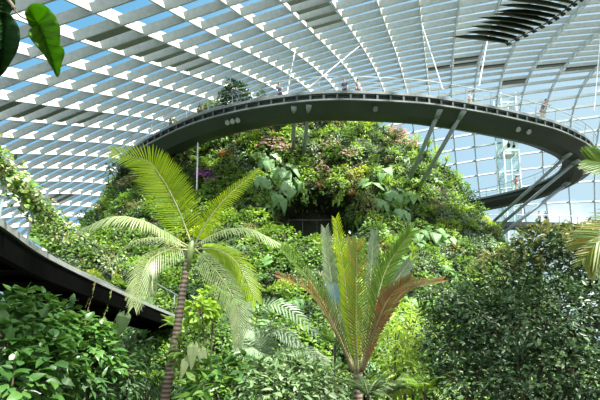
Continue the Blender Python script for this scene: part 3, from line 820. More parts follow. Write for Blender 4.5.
# ------------------------------------------------------------------ palms
def P3(seq): return [at(*q) for q in seq]
c = at(191, 248, 9)
tp = empty('tall_palm', (at(152, 489, 9).x, 9, 0), 'tall slender palm with ringed brown trunk and glowing yellow-green top frond', 'palm')
mb = MB(); S = spline([at(150, 492, 9), at(165, 400, 9), at(177, 330, 9), at(185, 275, 9), at(190, 250, 9)], 14)
S[0].z = -.1
mb.tube(S, [.115 - .045*min(1, i/45) + (.007 if i % 2 else 0) for i in range(len(S))], 10); part(mb, 'trunk', M['trunk'], tp, True)
mb = MB(); mb.tube([at(186, 272, 9), at(190, 252, 9), at(193, 238, 9)], [.07, .085, .045], 10); part(mb, 'crownshaft', M['stalk'], tp, True)
cam_n = Vector((0, -1, .15))
make_frond(tp, P3([(192, 246, 9), (182, 218, 8.9), (172, 196, 8.8), (161, 177, 8.7), (147, 161, 8.6), (112, 152, 8.5)]), G['palm_glow'], M['rachis'], .66, 56, .04, .35, .18, .18, .022, nhint=cam_n, seed=1)
make_frond(tp, P3([(194, 246, 9), (207, 222, 8.9), (228, 196, 8.8), (259, 170, 8.8)]), G['palm_glow'], M['rachis'], .33, 46, .04, .45, .2, .4, nhint=Vector((.3, -1, .4)), seed=2)
make_frond(tp, P3([(189, 247, 9), (165, 232, 8.6), (140, 220, 8.2), (112, 217, 8.0), (78, 231, 7.8)]), G['palm_pale'], M['rachis'], .5, 54, .038, .3, .1, .7, nhint=Vector((0, -.35, 1)), seed=3)
make_frond(tp, P3([(189, 250, 9), (170, 250, 8.5), (150, 260, 8.2), (141, 280, 8.1), (134, 306, 8.1)]), G['palm_pale'], M['rachis'], .42, 36, .026, .5, .1, .5, nhint=Vector((.3, -.7, .7)), seed=4)
make_frond(tp, P3([(189, 249, 9), (160, 238, 9.6), (130, 243, 9.9), (106, 268, 10)]), G['palm_pale'], M['rachis'], .4, 36, .03, .35, .1, .6, nhint=Vector((0, -.5, 1)), seed=5)
make_frond(tp, P3([(195, 246, 9), (220, 232, 8.8), (247, 229, 8.7), (278, 243, 8.7)]), G['palm_pale'], M['rachis'], .5, 34, .045, .4, .1, .5, nhint=Vector((0, -.4, 1)), seed=6)
make_frond(tp, P3([(195, 249, 9), (210, 264, 8.6), (228, 288, 8.4), (239, 315, 8.3), (238, 347, 8.3)]), G['palm_pale'], M['rachis'], .38, 42, .037, .5, .1, .35, nhint=Vector((-.2, -1, .3)), seed=7)
make_frond(tp, P3([(196, 249, 9), (215, 250, 9.2), (236, 262, 9.3), (256, 300, 9.4)]), G['palm_glow'], M['rachis'], .6, 42, .043, .45, .1, .4, nhint=Vector((0, -.8, .6)), seed=8)
make_frond(tp, P3([(191, 249, 9), (178, 252, 9.4), (160, 270, 9.8), (150, 300, 10)]), G['palm_pale'], M['rachis'], .32, 30, .03, .4, .1, .5, nhint=Vector((0, -.7, .7)), seed=10)

sp = empty('shuttlecock_palm', (at(358, 400, 8).x, 8, 0), 'squat palm with upright shuttlecock of fronds tinged gold and rust', 'palm')
mb = MB(); S = spline([Vector((at(358, 400, 8).x, 8, -.1)), at(358, 440, 8), at(358, 400, 8), at(358, 372, 8)], 8)
mb.tube(S, [.11, .10]+[.085 + (.005 if i % 2 else 0) for i in range(len(S)-2)], 10); part(mb, 'trunk', M['trunk'], sp, True)
pr = lambda t: min(1, (t*2.6)**.8)*(1-.55*max(0, t-.55)/.45)
def sfrond(seq, mat, L=.62, n=36, hint=None, w=.038, rib='rachis', seed=0, droop=.12, sweep=.74, vee=.45, side=(1, 1)):
    make_frond(sp, P3(seq), G[mat], M[rib], L, n, w, sweep, vee, droop, .028, side, hint or cam_n, pr, seed)
sfrond([(358, 372, 8), (356, 330, 7.7), (356, 285, 7.5), (357, 243, 7.5)], 'palm_gold', .50, 40, vee=.6, w=.034, seed=20)
sfrond([(357, 370, 8), (350, 325, 8.1), (344, 275, 8.2), (335, 219, 8.3)], 'palm_glow', .42, 50, seed=21, side=(.75, 1))
sfrond([(355, 370, 8), (340, 325, 8.2), (331, 278, 8.3), (325, 229, 8.4)], 'palm_grey', .38, 46, seed=22)
sfrond([(361, 370, 8), (373, 318, 7.9), (386, 270, 7.9), (411, 232, 7.8)], 'palm_green', .5, 50, seed=23, side=(1, .8))
sfrond([(360, 370, 8), (368, 320, 8.4), (371, 270, 8.6), (374, 232, 8.7)], 'palm_grey', .36, 40, seed=24)
sfrond([(354, 370, 8), (332, 322, 7.9), (311, 283, 7.8), (281, 247, 7.7)], 'palm_green', .36, 46, Vector((.4, -1, .5)), seed=25)
sfrond([(353, 372, 8), (334, 330, 7.6), (311, 293, 7.4), (278, 276, 7.2)], 'palm_rust', .30, 46, Vector((.4, -.9, .7)), rib='rachis_brown', seed=26)
sfrond([(363, 371, 8), (384, 322, 7.7), (406, 291, 7.6), (442, 281, 7.5)], 'palm_rust', .30, 46, Vector((-.4, -.9, .7)), rib='rachis_brown', seed=27)
sfrond([(361, 371, 8), (377, 325, 7.5), (390, 297, 7.4), (411, 279, 7.3)], 'palm_rust', .34, 44, Vector((-.3, -1, .4)), rib='rachis_brown', seed=28)
sfrond([(361, 370, 8), (380, 316, 8.4), (394, 284, 8.6), (409, 262, 8.7)], 'palm_grey', .36, 40, seed=29)
sfrond([(357, 370, 8), (352, 330, 8.5), (350, 280, 8.7), (351, 240, 8.8)], 'palm_gold', .4, 40, seed=30)

# small grey-green palm between the two
gp_ = empty('feathery_palm', (at(262, 375, 10).x, 10, 0), 'low feathery grey-green palm at the foot of the tall palm', 'palm')
mb = MB(); b0 = at(262, 372, 10); mb.tube([Vector((b0.x, 10, -.1)), b0], [.09, .06], 8); part(mb, 'trunk', M['trunk'], gp_)
for i, seq in enumerate(([(262, 372, 10), (255, 330, 9.8), (266, 306, 9.6), (290, 310, 9.4), (316, 334, 9.2)], [(262, 372, 10), (262, 350, 9.8), (255, 335, 9.6), (240, 332, 9.4)], [(262, 372, 10), (262, 355, 9.6), (252, 350, 9.3), (236, 352, 9.1)],
        [(262, 372, 10), (268, 340, 9.9), (280, 330, 9.6), (298, 345, 9.3)], [(262, 372, 10), (278, 355, 9.6), (300, 350, 9.3), (328, 362, 9.0)], [(262, 372, 10), (250, 345, 10.3), (243, 320, 10.6), (250, 303, 11)])):
    make_frond(gp_, P3(seq), G['palm_grey'], M['stalk'], .42, 26, .055, .35, .1, .25, .014, (1, 1), Vector((0, -.6, .8)), None, 40+i)

# palms beyond the right edge: only leaf tips reach into the view
rp_ = empty('edge_palm', (at(790, 300, 4.5).x, 4.5, 0), 'palm whose yellow-green leaf tips poke in at the right edge', 'palm')
c = at(775, 215, 4.5); mb = MB(); mb.tube([Vector((at(790, 300, 4.5).x, 4.5, -.1)), c], [.13, .1], 10); part(mb, 'trunk', M['trunk'], rp_)
make_frond(rp_, P3([(775, 215, 4.5), (690, 190, 4.4), (630, 172, 4.3), (602, 164, 4.3), (588, 160, 4.3)]), G['palm_green'], M['rachis'], .40, 40, .028, .8, .15, .1, .012, (1, 1), cam_n, None, 50)
make_frond(rp_, P3([(775, 215, 4.5), (690, 208, 4.3), (635, 220, 4.2), (600, 236, 4.1), (585, 247, 4.1)]), G['palm_gold'], M['rachis_brown'], .52, 46, .024, .8, .15, .15, .012, (1, 1), cam_n, None, 51)
make_frond(rp_, P3([(775, 215, 4.5), (695, 215, 4.3), (645, 228, 4.2), (602, 250, 4.1), (588, 262, 4.1)]), G['palm_gold'], M['rachis_brown'], .42, 40, .024, .8, .15, .2, .012, (1, 1), cam_n, None, 52)
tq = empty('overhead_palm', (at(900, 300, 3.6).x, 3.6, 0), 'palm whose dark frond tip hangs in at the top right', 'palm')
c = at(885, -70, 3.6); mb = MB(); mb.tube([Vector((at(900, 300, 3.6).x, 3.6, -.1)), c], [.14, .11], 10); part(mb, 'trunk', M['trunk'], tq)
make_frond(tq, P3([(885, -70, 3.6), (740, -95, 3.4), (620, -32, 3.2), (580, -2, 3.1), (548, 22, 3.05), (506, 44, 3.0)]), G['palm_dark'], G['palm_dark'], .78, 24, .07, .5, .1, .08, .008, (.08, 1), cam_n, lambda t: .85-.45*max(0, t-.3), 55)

# ------------------------------------------------------------------ near hanging heart leaves, top left
hl = empty('climbing_vine', (at(-70, 300, 2.0).x, 2.0, 0), 'near climbing vine with three large heart-shaped leaves in the top left corner', 'vine')
mb = MB(); mb.tube(spline([(at(-70, 300, 2).x, 2.0, -.05), at(-75, 200, 2.0), at(-50, 60, 1.9), at(-12, -20, 1.75), at(10, 2, 1.62), at(14, 9, 1.6)], 8), .008, 6)
mb.tube(spline([at(14, 9, 1.6), at(20, 16, 1.6), at(28, 20, 1.6), at(37, 23, 1.6)], 6), .0035, 5); part(mb, 'stem', M['bark'], hl, True)
def outline_leaf(pts, Y, mat, ctr, tip, curl=.05):
    """leaf blade: outline around a midrib, folded and curled in depth"""
    a, b = Vector(ctr), Vector(tip); ax = (b-a); L = ax.length; ax /= L
    S = spline([(x, y, 0) for x, y in pts]+[(pts[0][0], pts[0][1], 0)], 4)[:-1]
    mb = MB(); n = len(S); rings = 5
    for k in range(rings+1):
        f = k/rings
        for p in S:
            q = Vector((p.x, p.y))-a; u = q.dot(ax); proj = a + ax*max(0, min(L, u))
            w = proj.lerp(Vector((p.x, p.y)), f); d = (w-proj).length
            dep = Y - .0035*d + curl*(max(0, min(L, u))/L)**2 + .006*math.sin(u*.55)*f
            mb.v.append(tuple(at(w.x, w.y, dep)))
    for k in range(rings):
        for i in range(n):
            i2 = (i+1) % n; mb.f.append((k*n+i, k*n+i2, (k+1)*n+i2, (k+1)*n+i)); mb.m.append(0)
    o = part(mb, 'leaf', mat, hl, True)
    so = o.modifiers.new('thickness', 'SOLIDIFY'); so.thickness = .0012
    m2 = MB(); m2.tube([at(*(a+ax*L*t), Y+curl*t*t-.002) for t in (0, .25, .5, .75, .97)], [.0035, .003, .0022, .0015, .0006], 5)
    sgn = ax.orthogonal() if hasattr(ax, 'orthogonal') else Vector((-ax.y, ax.x))
    for t in (.12, .26, .4, .55, .7):
        for s in (-1, 1):
            p0 = a+ax*L*t; p1 = p0 + (Vector((-ax.y, ax.x))*s*.28 + ax*.2)*L*(1-.6*t)*.8
            m2.tube([at(*p0, Y+curl*t*t-.002), at(*p1, Y+curl*min(1, t+.1)**2-.0035*(p1-p0).length*.8-.002)], [.0016, .0006], 4)
    part(m2, 'midrib', mat, hl, True, parent=o)
outline_leaf([(36, 24), (31, 27), (27, 20), (25, 12), (30, 5), (38, 3), (47, 7), (55, 16), (60, 28), (60, 42), (64.5, 52), (62, 62), (58, 77), (52, 68), (44, 55), (33, 42), (28, 33), (32, 27)], 1.6, G['hang'], (37, 23), (57, 75))
outline_leaf([(-14, 14), (-4, 12), (8, 13), (16, 22), (20, 33), (18, 48), (12, 60), (0, 76), (-12, 66), (-22, 45), (-22, 25)], 1.55, G['hang_dark'], (4, 16), (0, 73))
outline_leaf([(-12, -14), (4, -13), (13, -6), (15, 3), (10, 13), (2, 20), (-10, 14), (-16, 0)], 1.7, G['hang_dark'], (6, -8), (0, 18), .02)

# ------------------------------------------------------------------ foreground bushes (root > foliage, stem)
def bush(name, label, cat, blobs, geos, mat, seed, foot_, up=.45, zmin=-.95, tips=None, sc=(.7, 1.25), inner=.6, group=None):
    """blobs: (px, py, depth, radius px, leaf count)"""
    r = random.Random(seed); o = empty(name, (foot_.x, foot_.y, 0), label, cat, group)
    mb = MB(); ms = MB(); mt = MB()
    for j, (px, py, Y, R, n) in enumerate(blobs):
        c = at(px, py, Y); Rw = R*Y/FPX
        dome_leaves(mb, r, n, Rw, geos, seed+j, c=c, zmin=zmin, up=up, sc=sc, inner=inner, flat=.95, amp=.25)
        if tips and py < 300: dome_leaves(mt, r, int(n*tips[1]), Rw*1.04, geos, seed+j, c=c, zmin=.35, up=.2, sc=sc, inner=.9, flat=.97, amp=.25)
        f = Vector((foot_.x+r.uniform(-.15, .15), foot_.y+r.uniform(-.15, .15), -.05))
        k = Vector((f.x*.5+c.x*.5+r.uniform(-.1, .1), c.y, max(.3, c.z-Rw*1.1)))
        ms.tube(spline([f, k, c], 5), [.05-.0035*q for q in range(11)], 6)
        for _ in range(5):
            d = rdir(r, -.3); ms.tube([c-Vector((0, 0, Rw*.3)), c+d*Rw*.45, c+d*Rw*.85], [.02, .013, .005], 4)
    part(mb, 'foliage', mat, o)
    if tips: part(mt, 'young_leaves', tips[0], o)
    part(ms, 'stem', M['bark'], o)
    return o
BL = [leaf_geo(.21, .125, 4, .18, .3), leaf_geo(.18, .115, 4, .25, .15), leaf_geo(.2, .11, 4, .15, .45)]
SL = [leaf_geo(.15, .068, 2, .25, .2), leaf_geo(.135, .065, 2, .3, .05)]
gl = lambda px, Y: Vector((at(px, 400, Y).x, Y, 0))
bush('broadleaf_shrub', 'broad-leaved green shrub filling the lower left corner', 'shrub', [(35, 335, 6.6, 34, 322), (12, 355, 6.3, 36, 322), (48, 370, 6.2, 34, 322), (10, 395, 5.6, 40, 308), (30, 308, 7.0, 20, 182), (6, 314, 7.0, 22, 168)], BL, G['fore'], 71, gl(25, 6.4))
bush('broadleaf_shrub', 'broad-leaved green shrub under the footbridge, right of the corner shrub', 'shrub', [(80, 340, 8.0, 25, 322), (92, 360, 8.0, 28, 322), (68, 358, 7.8, 30, 308), (100, 336, 8.4, 14, 168), (60, 318, 8.4, 16, 154)], BL, G['fore'], 75, gl(85, 8))
bush('dark_shrub', 'shadowy shrub below the footbridge left of the palm trunk', 'shrub', [(130, 370, 9.5, 34, 420), (108, 385, 8.6, 34, 380), (146, 398, 10.6, 26, 280), (70, 395, 7.4, 34, 300)], [leaf_geo(.17, .09, 2, .2, .3), leaf_geo(.22, .06, 2, .2, .3)], G['dark'], 79, gl(115, 9))
bush('dark_shrub', 'dark glossy long-leaved shrub right of the tall palm trunk', 'shrub', [(215, 385, 7.2, 22, 110), (232, 372, 7.6, 20, 90)], [leaf_geo(.34, .10, 3, .2, .4), leaf_geo(.30, .09, 3, .2, .2)], G['fore'], 83, gl(220, 7.3), up=.3)
bush('grey_shrub', 'grey-green small-leaved bush at the bottom centre', 'shrub', [(265, 388, 6.5, 30, 330), (295, 380, 6.6, 30, 330), (322, 390, 6.6, 26, 260), (280, 402, 6.2, 34, 300)], [leaf_geo(.15, .08, 2, .2, .3), leaf_geo(.13, .075, 2, .3, .1)], G['grey'], 87, gl(290, 6.5), up=.7)
bush('green_shrub', 'fresh green bush left of the grey one at bottom edge', 'shrub', [(200, 374, 8.6, 16, 150), (205, 398, 7.0, 22, 160), (188, 352, 9.0, 16, 120)], [leaf_geo(.22, .11, 3, .2, .3), leaf_geo(.2, .1, 3, .2, .1)], G['green'], 91, gl(195, 8.2))
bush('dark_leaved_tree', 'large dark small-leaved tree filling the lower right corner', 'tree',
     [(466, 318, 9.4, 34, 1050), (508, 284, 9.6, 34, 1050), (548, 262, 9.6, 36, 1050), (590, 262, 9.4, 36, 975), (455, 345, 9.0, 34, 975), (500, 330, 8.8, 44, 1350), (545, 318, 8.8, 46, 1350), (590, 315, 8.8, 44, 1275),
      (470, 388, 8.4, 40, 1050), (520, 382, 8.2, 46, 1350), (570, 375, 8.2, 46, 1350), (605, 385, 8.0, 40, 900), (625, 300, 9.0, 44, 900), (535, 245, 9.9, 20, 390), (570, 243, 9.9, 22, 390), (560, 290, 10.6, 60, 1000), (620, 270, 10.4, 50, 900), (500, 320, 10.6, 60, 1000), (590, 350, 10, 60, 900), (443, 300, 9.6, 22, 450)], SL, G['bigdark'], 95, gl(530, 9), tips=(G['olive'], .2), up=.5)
bush('yellow_leaf_shrub', 'lime leaved shrub catching sun at the footbridge end', 'shrub', [(212, 300, 15, 14, 140), (200, 312, 14, 14, 140)], [leaf_geo(.3, .16, 3, .2, .3)], G['fresh'], 111, gl(206, 14.5))

fr = random.Random(5)
def fern_clump(px, py, Y, L, mat, label, n=14, name='fern', group=None):
    c = at(px, py, Y); o = empty(name, (c.x, c.y, 0), label, 'fern', group); mb = MB(); ms = MB()
    for i in range(n):
        m = MB(); fern_frond(m, fr, c, i*2.4+fr.uniform(-.3, .3), L*fr.uniform(.8, 1.2), fr.uniform(.9, 1.6), fr.uniform(.6, 1.2), 18, L*.2, 0, 1)
        f0 = [(f, q) for f, q in zip(m.f, m.m)]
        mb.v += [] ; base = len(mb.v); mb.v += m.v
        for f, q in f0: mb.f.append(tuple(k+base for k in f)); mb.m.append(q)
    part(mb, 'fronds', [mat, M['stalk']], o)
    ms.tube([Vector((c.x, c.y, -.05)), c], [.035, .03], 7); part(ms, 'stem', M['bark'], o)
LL = [leaf_geo(.30, .045, 2, .2, .35), leaf_geo(.24, .045, 2, .2, .2)]
bush('feathery_shrub', 'feathery light green shrub between the squat palm and the dark tree', 'shrub', [(395, 345, 10.5, 26, 420), (412, 325, 11.5, 22, 320), (405, 372, 9.6, 26, 420), (390, 318, 13, 22, 300)], LL, G['fresh'], 121, gl(400, 10.5), up=.5)
fern_clump(425, 392, 8.5, .75, G['fresh'], 'light green fern at the bottom edge, foot of the dark tree')
fern_clump(388, 395, 8.8, .7, G['grey'], 'grey-green fern at the bottom edge right of the squat palm trunk')
fern_clump(335, 345, 10.5, .8, G['green'], 'green fern behind the squat palm trunk, on its left side')
fern_clump(368, 396, 7.1, .55, G['grey'], 'small grey-green fern in front of the squat palm trunk')
fern_clump(160, 385, 12.0, 1.0, G['green'], 'half shaded fern beside the tall palm trunk, on its left')
fern_clump(180, 330, 15.0, 1.0, G['green'], 'fern by the footbridge end, right behind the palm trunk')

# one pale variegated leaf plant by the trunk
vl = empty('variegated_plant', (at(190, 400, 8).x, 8, 0), 'plant with big pale striped leaf right of the tall palm trunk', 'leafy plant')
mb = MB(); ms = MB()
for px, py, tx, ty in ((193, 346, 190, 372), (201, 350, 206, 372), (186, 360, 180, 380)):
    a, b = at(px, py, 8), at(tx, ty, 7.9); mb = MB(); mb.leaf(heart_geo(1, .42, .1, .2), a, b-a, Vector((0, -1, .4)), (b-a).length); part(mb, 'leaf', G['palm_pale'], vl)
    ms.tube(spline([Vector((at(190, 400, 8).x, 8, -.05)), at(194, 390, 8.1), a], 5), [.012]*11, 5)
part(ms, 'stem', M['stalk'], vl)
vl2 = empty('hanging_leaf_plant', (at(122, 400, 9).x, 9, 0), 'plant with one large pale leaf hanging under the footbridge', 'leafy plant')
mb = MB(); a, b = at(124, 316, 9), at(118, 336, 9); mb.leaf(heart_geo(1, .6, .1, .2), a, b-a, Vector((.3, -1, .3)), (b-a).length*1.1); part(mb, 'leaf', G['grey'], vl2)
mb = MB(); mb.tube(spline([Vector((at(122, 400, 9).x, 9, -.05)), at(116, 350, 9.1), a], 6), .012, 5); part(mb, 'stem', M['stalk'], vl2)

# vines on the footbridge handrail, and strands hanging below it
hv = empty('handrail_vine', tuple(bpt(5, .05, 1.12)), 'leafy vine smothering the footbridge handrail at the left edge', 'vine')
r = random.Random(17); mb = MB(); ms = MB(); gv = [leaf_geo(.11, .075, 2, .2, .25), leaf_geo(.09, .07, 2, .2, .1)]
for i in range(2, 16):
    for _ in range(330 if i < 12 else 150):
        f = r.random(); p = bpt(i, .05, 1.12).lerp(bpt(min(NB-1, i+1), .05, 1.12), f)
        a = r.uniform(0, 2*PI); q = abs(r.gauss(0, .16)); p = p + Vector((math.cos(a)*q, 0, math.sin(a)*q*1.1 - .04 - (abs(r.gauss(0, .18)) if r.random() < .4 else 0)))
        mb.leaf(r.choice(gv), p, Vector((r.uniform(-1, 1), r.uniform(-1, 1), r.uniform(-1, .4))), Vector((r.uniform(-.3, .6), -.5, .6)), r.uniform(.8, 1.3), (0 if r.random() < .7 else 1) if r.random() < .75 else 2)
for sd in range(3):
    ms.tube([bpt(i, .05+.06*math.sin(i*1.3+sd*2), 1.12+.06*math.cos(i*1.7+sd*2)) for i in range(2, 20)], .012, 4)
part(mb, 'foliage', [G['green'], G['straw'], G['dark']], hv); part(ms, 'stem', M['bark'], hv)
for j, (px, dz, lean) in enumerate(((88, 1.2, -.25), (97, 1.0, -.3), (104, 1.25, -.3), (112, 1.1, -.25), (124, 1.3, -.55))):
    i = min(range(NB), key=lambda i: abs(to_px(bpt(i, .05, 0))[0]-px)); a = bpt(i, .06, .05)
    o = empty('hanging_strand', tuple(a), ['leftmost thin vine strand hanging off the footbridge edge', 'second thin vine strand from the left hanging off the footbridge', 'third thin vine strand from the left hanging off the footbridge', 'fourth thin vine strand from the left hanging off the footbridge', 'long slanting vine strand, rightmost one hanging off the footbridge'][j], 'vine', 'strands hanging off the footbridge')
    S = spline([a, a+Vector((lean*.3, 0, -dz*.4)), a+Vector((lean, 0, -dz))], 6); mb = MB(); mb.tube(S, .014, 4); part(mb, 'strand', M['rachis_brown'], o)
    for p in S[3::2]:
        mb = MB(); mb.leaf(r.choice(gv), p, Vector((r.uniform(-1, 1), -.4, -.5)), Vector((0, -1, .3)), .9); part(mb, 'leaf', G['green'], o)

# small odd things
bp = at(334, 293, 14); o = empty('blue_panel', (bp.x, bp.y, 0), 'small blue panel glimpsed behind the squat palm fronds', 'panel')
mb = MB(); mb.box(bp, (.36, .03, .68), rot=Matrix.Rotation(-.25, 3, 'Y')); part(mb, 'board', M['blue'], o)
mb = MB(); mb.tube([Vector((bp.x, bp.y+.05, 0)), bp+Vector((0, .05, .2))], .03); part(mb, 'post', M['rail'], o)
h_ = foot(195, 200, .3); o = empty('slim_pole', tuple(h_), 'thin white pole standing on the slope behind the tall palm', 'pole')
mb = MB(); mb.tube([h_, at(198, 140, h_.y)], .07, 8); part(mb, 'shaft', M['rod'], o)
mb = MB(); mb.ball(at(198, 139, h_.y), .13); part(mb, 'cap', M['rod'], o)

# ------------------------------------------------------------------ people
def skin_mesh(name, verts, edges, radii, mat, parent, sub=1):
    me = bpy.data.meshes.new(name); me.from_pydata([tuple(v) for v in verts], edges, []); me.materials.append(mat)
    o = bpy.data.objects.new(name, me); col.objects.link(o); o.parent = parent
    sk = o.modifiers.new('skin', 'SKIN'); sk.use_smooth_shade = True
    for i, d in enumerate(me.skin_vertices[0].data):
        d.radius = (radii[i], radii[i]); d.use_root = (i == 0)
    s_ = o.modifiers.new('sub', 'SUBSURF'); s_.levels = sub; s_.render_levels = sub
    return o
def person(loc, face, label, top, bottom, lean=.0, arm=0, hair='hair', group=None, size=1.0):
    root = empty('person', tuple(loc), label, 'person', group); root.rotation_euler = (0, 0, face); root.scale = (size,)*3
    V = []; E = []; R = []
    def add(p, r_, par=None):
        V.append(Vector(p)); R.append(r_)
        if par is not None: E.append((par, len(V)-1))
        return len(V)-1
    f = lean
    pel = add((0, 0, .95), .125); wa = add((0, -.05*f, 1.10), .115, pel); ch = add((0, -.22*f, 1.32), .135, wa); nk = add((0, -.35*f, 1.50), .055, ch)
    hd0 = add((0, -.40*f-.01, 1.58), .075, nk); hd = add((0, -.43*f-.015, 1.67), .092, hd0); add((0, -.45*f-.005, 1.75), .07, hd)
    add((0, -.42*f-.115, 1.655), .014, hd)                      # nose
    for s in (-1, 1): add((s*.095, -.43*f, 1.66), .016, hd)     # ears
    for s in (-1, 1):
        sh = add((s*.19, -.27*f, 1.42), .058, ch)
        if arm == 0: el, wr = (s*.25, -.2*f+.02, 1.14), (s*.25, -.2*f-.08, .90)
        else: el, wr = (s*.27, -.3*f-.10, 1.18), (s*.16, -.3*f-.34, 1.12)
        e_ = add(el, .042, sh); w_ = add(wr, .03, e_)
        d = (Vector(wr)-Vector(el)).normalized(); hn = add(Vector(wr)+d*.07, .035, w_)
        x = d.cross(Vector((0, 1, 0)) if arm == 0 else Vector((0, 0, 1))).normalized()
        for q, L_ in ((-1.5, .07), (-.5, .085), (.5, .08), (1.5, .06)):
            k1 = add(Vector(V[hn])+x*q*.018+d*.045, .010, hn); add(Vector(V[k1])+d*L_*.6+Vector((0, -.015, -.01)), .008, k1)
        t1 = add(Vector(V[w_])+d*.03-x*s*.04+Vector((0, -.02, 0)), .011, w_); add(Vector(V[t1])+d*.05, .009, t1)
        hp = add((s*.095, 0, .88), .098, pel); kn = add((s*.105, -.02, .50), .062, hp); an = add((s*.11, .02, .09), .042, kn); add((s*.12, -.13, .04), .038, an)
    body = skin_mesh('body', V, E, R, M['skin'], root)
    # clothes follow the same joints, a little larger
    idx = [0, 1, 2]; v = [V[i] for i in (0, 1, 2)]; rr = [.148, .135, .155]; ed = [(0, 1), (1, 2)]
    v.append(V[2].lerp(V[3], .45)); rr.append(.10); ed.append((2, 3))
    shs = [i for i in range(len(V)) if abs(abs(V[i].x)-.19) < 1e-6 and abs(R[i]-.058) < 1e-6]
    for i in shs:
        v.append(V[i]); rr.append(.075); ed.append((2, len(v)-1)); v.append(V[i].lerp(V[i+1], .7)); rr.append(.06); ed.append((len(v)-2, len(v)-1))
    skin_mesh('shirt', v, ed, rr, M['cloth_'+top], root)
    v = [V[0]-Vector((0, 0, .02))]; rr = [.14]; ed = []
    for i in range(len(V)):
        if abs(R[i]-.098) < 1e-6:
            v.append(V[i]); rr.append(.115); ed.append((0, len(v)-1)); v.append(V[i+1]); rr.append(.08); ed.append((len(v)-2, len(v)-1)); v.append(V[i+1].lerp(V[i+2], .85)); rr.append(.066); ed.append((len(v)-2, len(v)-1))
    skin_mesh('trousers', v, ed, rr, M['cloth_'+bottom], root)
    mb = MB(); mb.ball(V[hd]+Vector((0, .022, .035)), .108, 10, 7, sc=(1, 1.02, 1)); mb.build('hair', M[hair], root, None, True)
    m2 = MB()
    for s in (-1, 1):
        add_c = V[hd]+Vector((s*.035, -.088, .0)); m2.ball(add_c, .012, 6, 4)
    m2.ball(V[hd]+Vector((0, -.088, -.055)), .014, 6, 4, sc=(1.6, .5, .5)); m2.build('eyes_and_mouth', M['hair'], root)
    return root
def ring_idx(px, off, lo, hi): return min(range(lo, hi), key=lambda i: abs(to_px(rpt(i, off, 1.0))[0]-px))
def on_ring(px, off, label, top, bottom, lo=0, hi=110, turn=0, **kw):
    i = ring_idx(px, off, lo, hi); n = RN[i]
    return person(rpt(i, off, .02), math.atan2(n.x, -n.y)+turn, label, top, bottom, **kw)
on_ring(540, -.35, 'person in a mauve-grey top leaning over the rail, ring right arc', 'mauve', 'khaki', lean=1.0, arm=1)
on_ring(468, -1.1, 'person in white at the ring rail, right of the ring middle', 'white', 'khaki', turn=.6)
on_ring(346, -1.1, 'person in dark top, left one of two at the ring middle', 'navy', 'navy', turn=-.4)
on_ring(356, -1.1, 'person in grey top, right one of two at the ring middle', 'grey', 'navy', turn=.5)
on_ring(280, -1.1, 'person in blue top at the rail right of the round bush', 'blue2', 'navy', lean=.5, arm=1)
on_ring(516.5, -WD+.45, 'person in red top and pale trousers on the far arc of the ring', 'red', 'khaki', lo=130, hi=170, turn=1.2, size=1.1)
def on_low(px, label, top, bottom, turn):
    i = min(range(len(LWP)), key=lambda i: abs(to_px(LWP[i])[0]-px)); j = min(len(LWP)-2, i)
    best = min(((a, f) for a in range(len(LWP)-1) for f in (0, .2, .4, .6, .8)), key=lambda q: abs(to_px(LWP[q[0]].lerp(LWP[q[0]+1], q[1]))[0]-px))
    p = LWP[best[0]].lerp(LWP[best[0]+1], best[1]) + Vector((0, .4, .35))
    return person(p, turn, label, top, bottom)
on_low(541, 'person in grey, left one of two on the lower right walkway', 'grey', 'navy', .4)
on_low(548.5, 'person in dark blue, right one of two on the lower right walkway', 'blue2', 'navy', -.6)

# ------------------------------------------------------------------ sky, sun, camera
w = bpy.data.worlds.new('sky'); bpy.context.scene.world = w; w.use_nodes = True; nt = w.node_tree
bg = nt.nodes['Background']; bg.inputs['Strength'].default_value = .48
tc = nd(nt, 'ShaderNodeTexCoord'); sx = nd(nt, 'ShaderNodeSeparateXYZ'); nt.links.new(tc.outputs['Generated'], sx.inputs[0])
bl = nd(nt, 'ShaderNodeValToRGB'); bl.color_ramp.elements[0].position = 0; bl.color_ramp.elements[0].color = (.42, .72, .94, 1)
bl.color_ramp.elements[1].position = .6; bl.color_ramp.elements[1].color = (.20, .53, .86, 1); nt.links.new(sx.outputs['Z'], bl.inputs['Fac'])
mp = nd(nt, 'ShaderNodeMapping'); mp.inputs['Scale'].default_value = (1, 1, 1.8); mp.inputs['Location'].default_value = (.4, .1, .2); nt.links.new(tc.outputs['Generated'], mp.inputs['Vector'])
no = nd(nt, 'ShaderNodeTexNoise'); no.inputs['Scale'].default_value = 2.1; no.inputs['Detail'].default_value = 7; no.inputs['Roughness'].default_value = .55; nt.links.new(mp.outputs[0], no.inputs['Vector'])
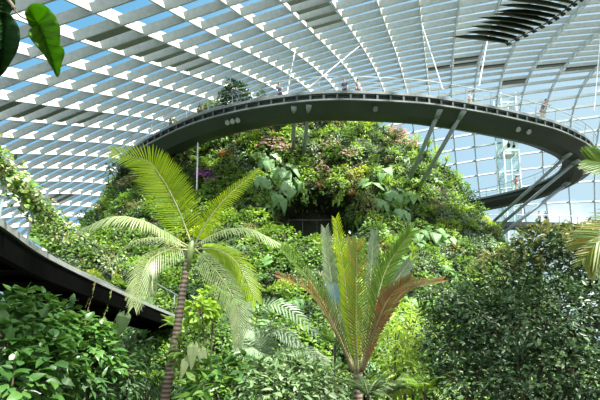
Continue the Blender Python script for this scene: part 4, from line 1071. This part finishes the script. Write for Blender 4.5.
# clouds thicken towards the east (right)
ad = nd(nt, 'ShaderNodeMath', operation='MULTIPLY_ADD'); ad.inputs[1].default_value = .20; nt.links.new(sx.outputs['X'], ad.inputs[0]); nt.links.new(no.outputs['Fac'], ad.inputs[2])
cr_ = nd(nt, 'ShaderNodeValToRGB'); cr_.color_ramp.elements[0].position = .54; cr_.color_ramp.elements[1].position = .70; by = nd(nt, 'ShaderNodeMath', operation='MULTIPLY_ADD'); by.inputs[1].default_value = -.22; by.inputs[2].default_value = .11  # also thicker behind the camera: unseen bright cloud added as frontal fill
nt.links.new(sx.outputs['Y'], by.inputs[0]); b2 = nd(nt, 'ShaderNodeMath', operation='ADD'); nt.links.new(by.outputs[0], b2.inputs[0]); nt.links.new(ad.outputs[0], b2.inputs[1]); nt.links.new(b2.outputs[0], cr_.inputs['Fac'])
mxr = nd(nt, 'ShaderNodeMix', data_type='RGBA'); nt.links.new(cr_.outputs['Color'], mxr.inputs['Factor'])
ea = nd(nt, 'ShaderNodeMath', operation='MULTIPLY_ADD', use_clamp=True); ea.inputs[1].default_value = 1.1; ea.inputs[2].default_value = .35; nt.links.new(sx.outputs['X'], ea.inputs[0])
hz = nd(nt, 'ShaderNodeMix', data_type='RGBA'); nt.links.new(ea.outputs[0], hz.inputs['Factor']); nt.links.new(bl.outputs['Color'], hz.inputs[6]); hz.inputs[7].default_value = (.60, .80, .93, 1)
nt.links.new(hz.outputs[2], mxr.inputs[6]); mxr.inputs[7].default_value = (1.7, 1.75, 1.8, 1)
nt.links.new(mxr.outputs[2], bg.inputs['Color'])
su = bpy.data.lights.new('sun', 'SUN'); su.energy = 8.0; su.angle = math.radians(3.5); su.color = (1, .96, .88)
so = bpy.data.objects.new('sun', su); col.objects.link(so); so.location = (30, 0, 90)
so.rotation_euler = Vector((.42, -.28, .86)).to_track_quat('Z', 'Y').to_euler()
cd = bpy.data.cameras.new('camera'); cd.lens = 24; cd.sensor_width = 36; cd.shift_y = SHIFT/600; cd.clip_start = .05; cd.clip_end = 1000
co = bpy.data.objects.new('camera', cd); col.objects.link(co); co.location = EYE; co.rotation_euler = (PI/2+PITCH, 0, 0)
sc_ = bpy.context.scene; sc_.camera = co
sc_.view_settings.view_transform = 'Standard'; sc_.view_settings.look = 'None'; sc_.view_settings.gamma = 1; sc_.view_settings.exposure = 1.12
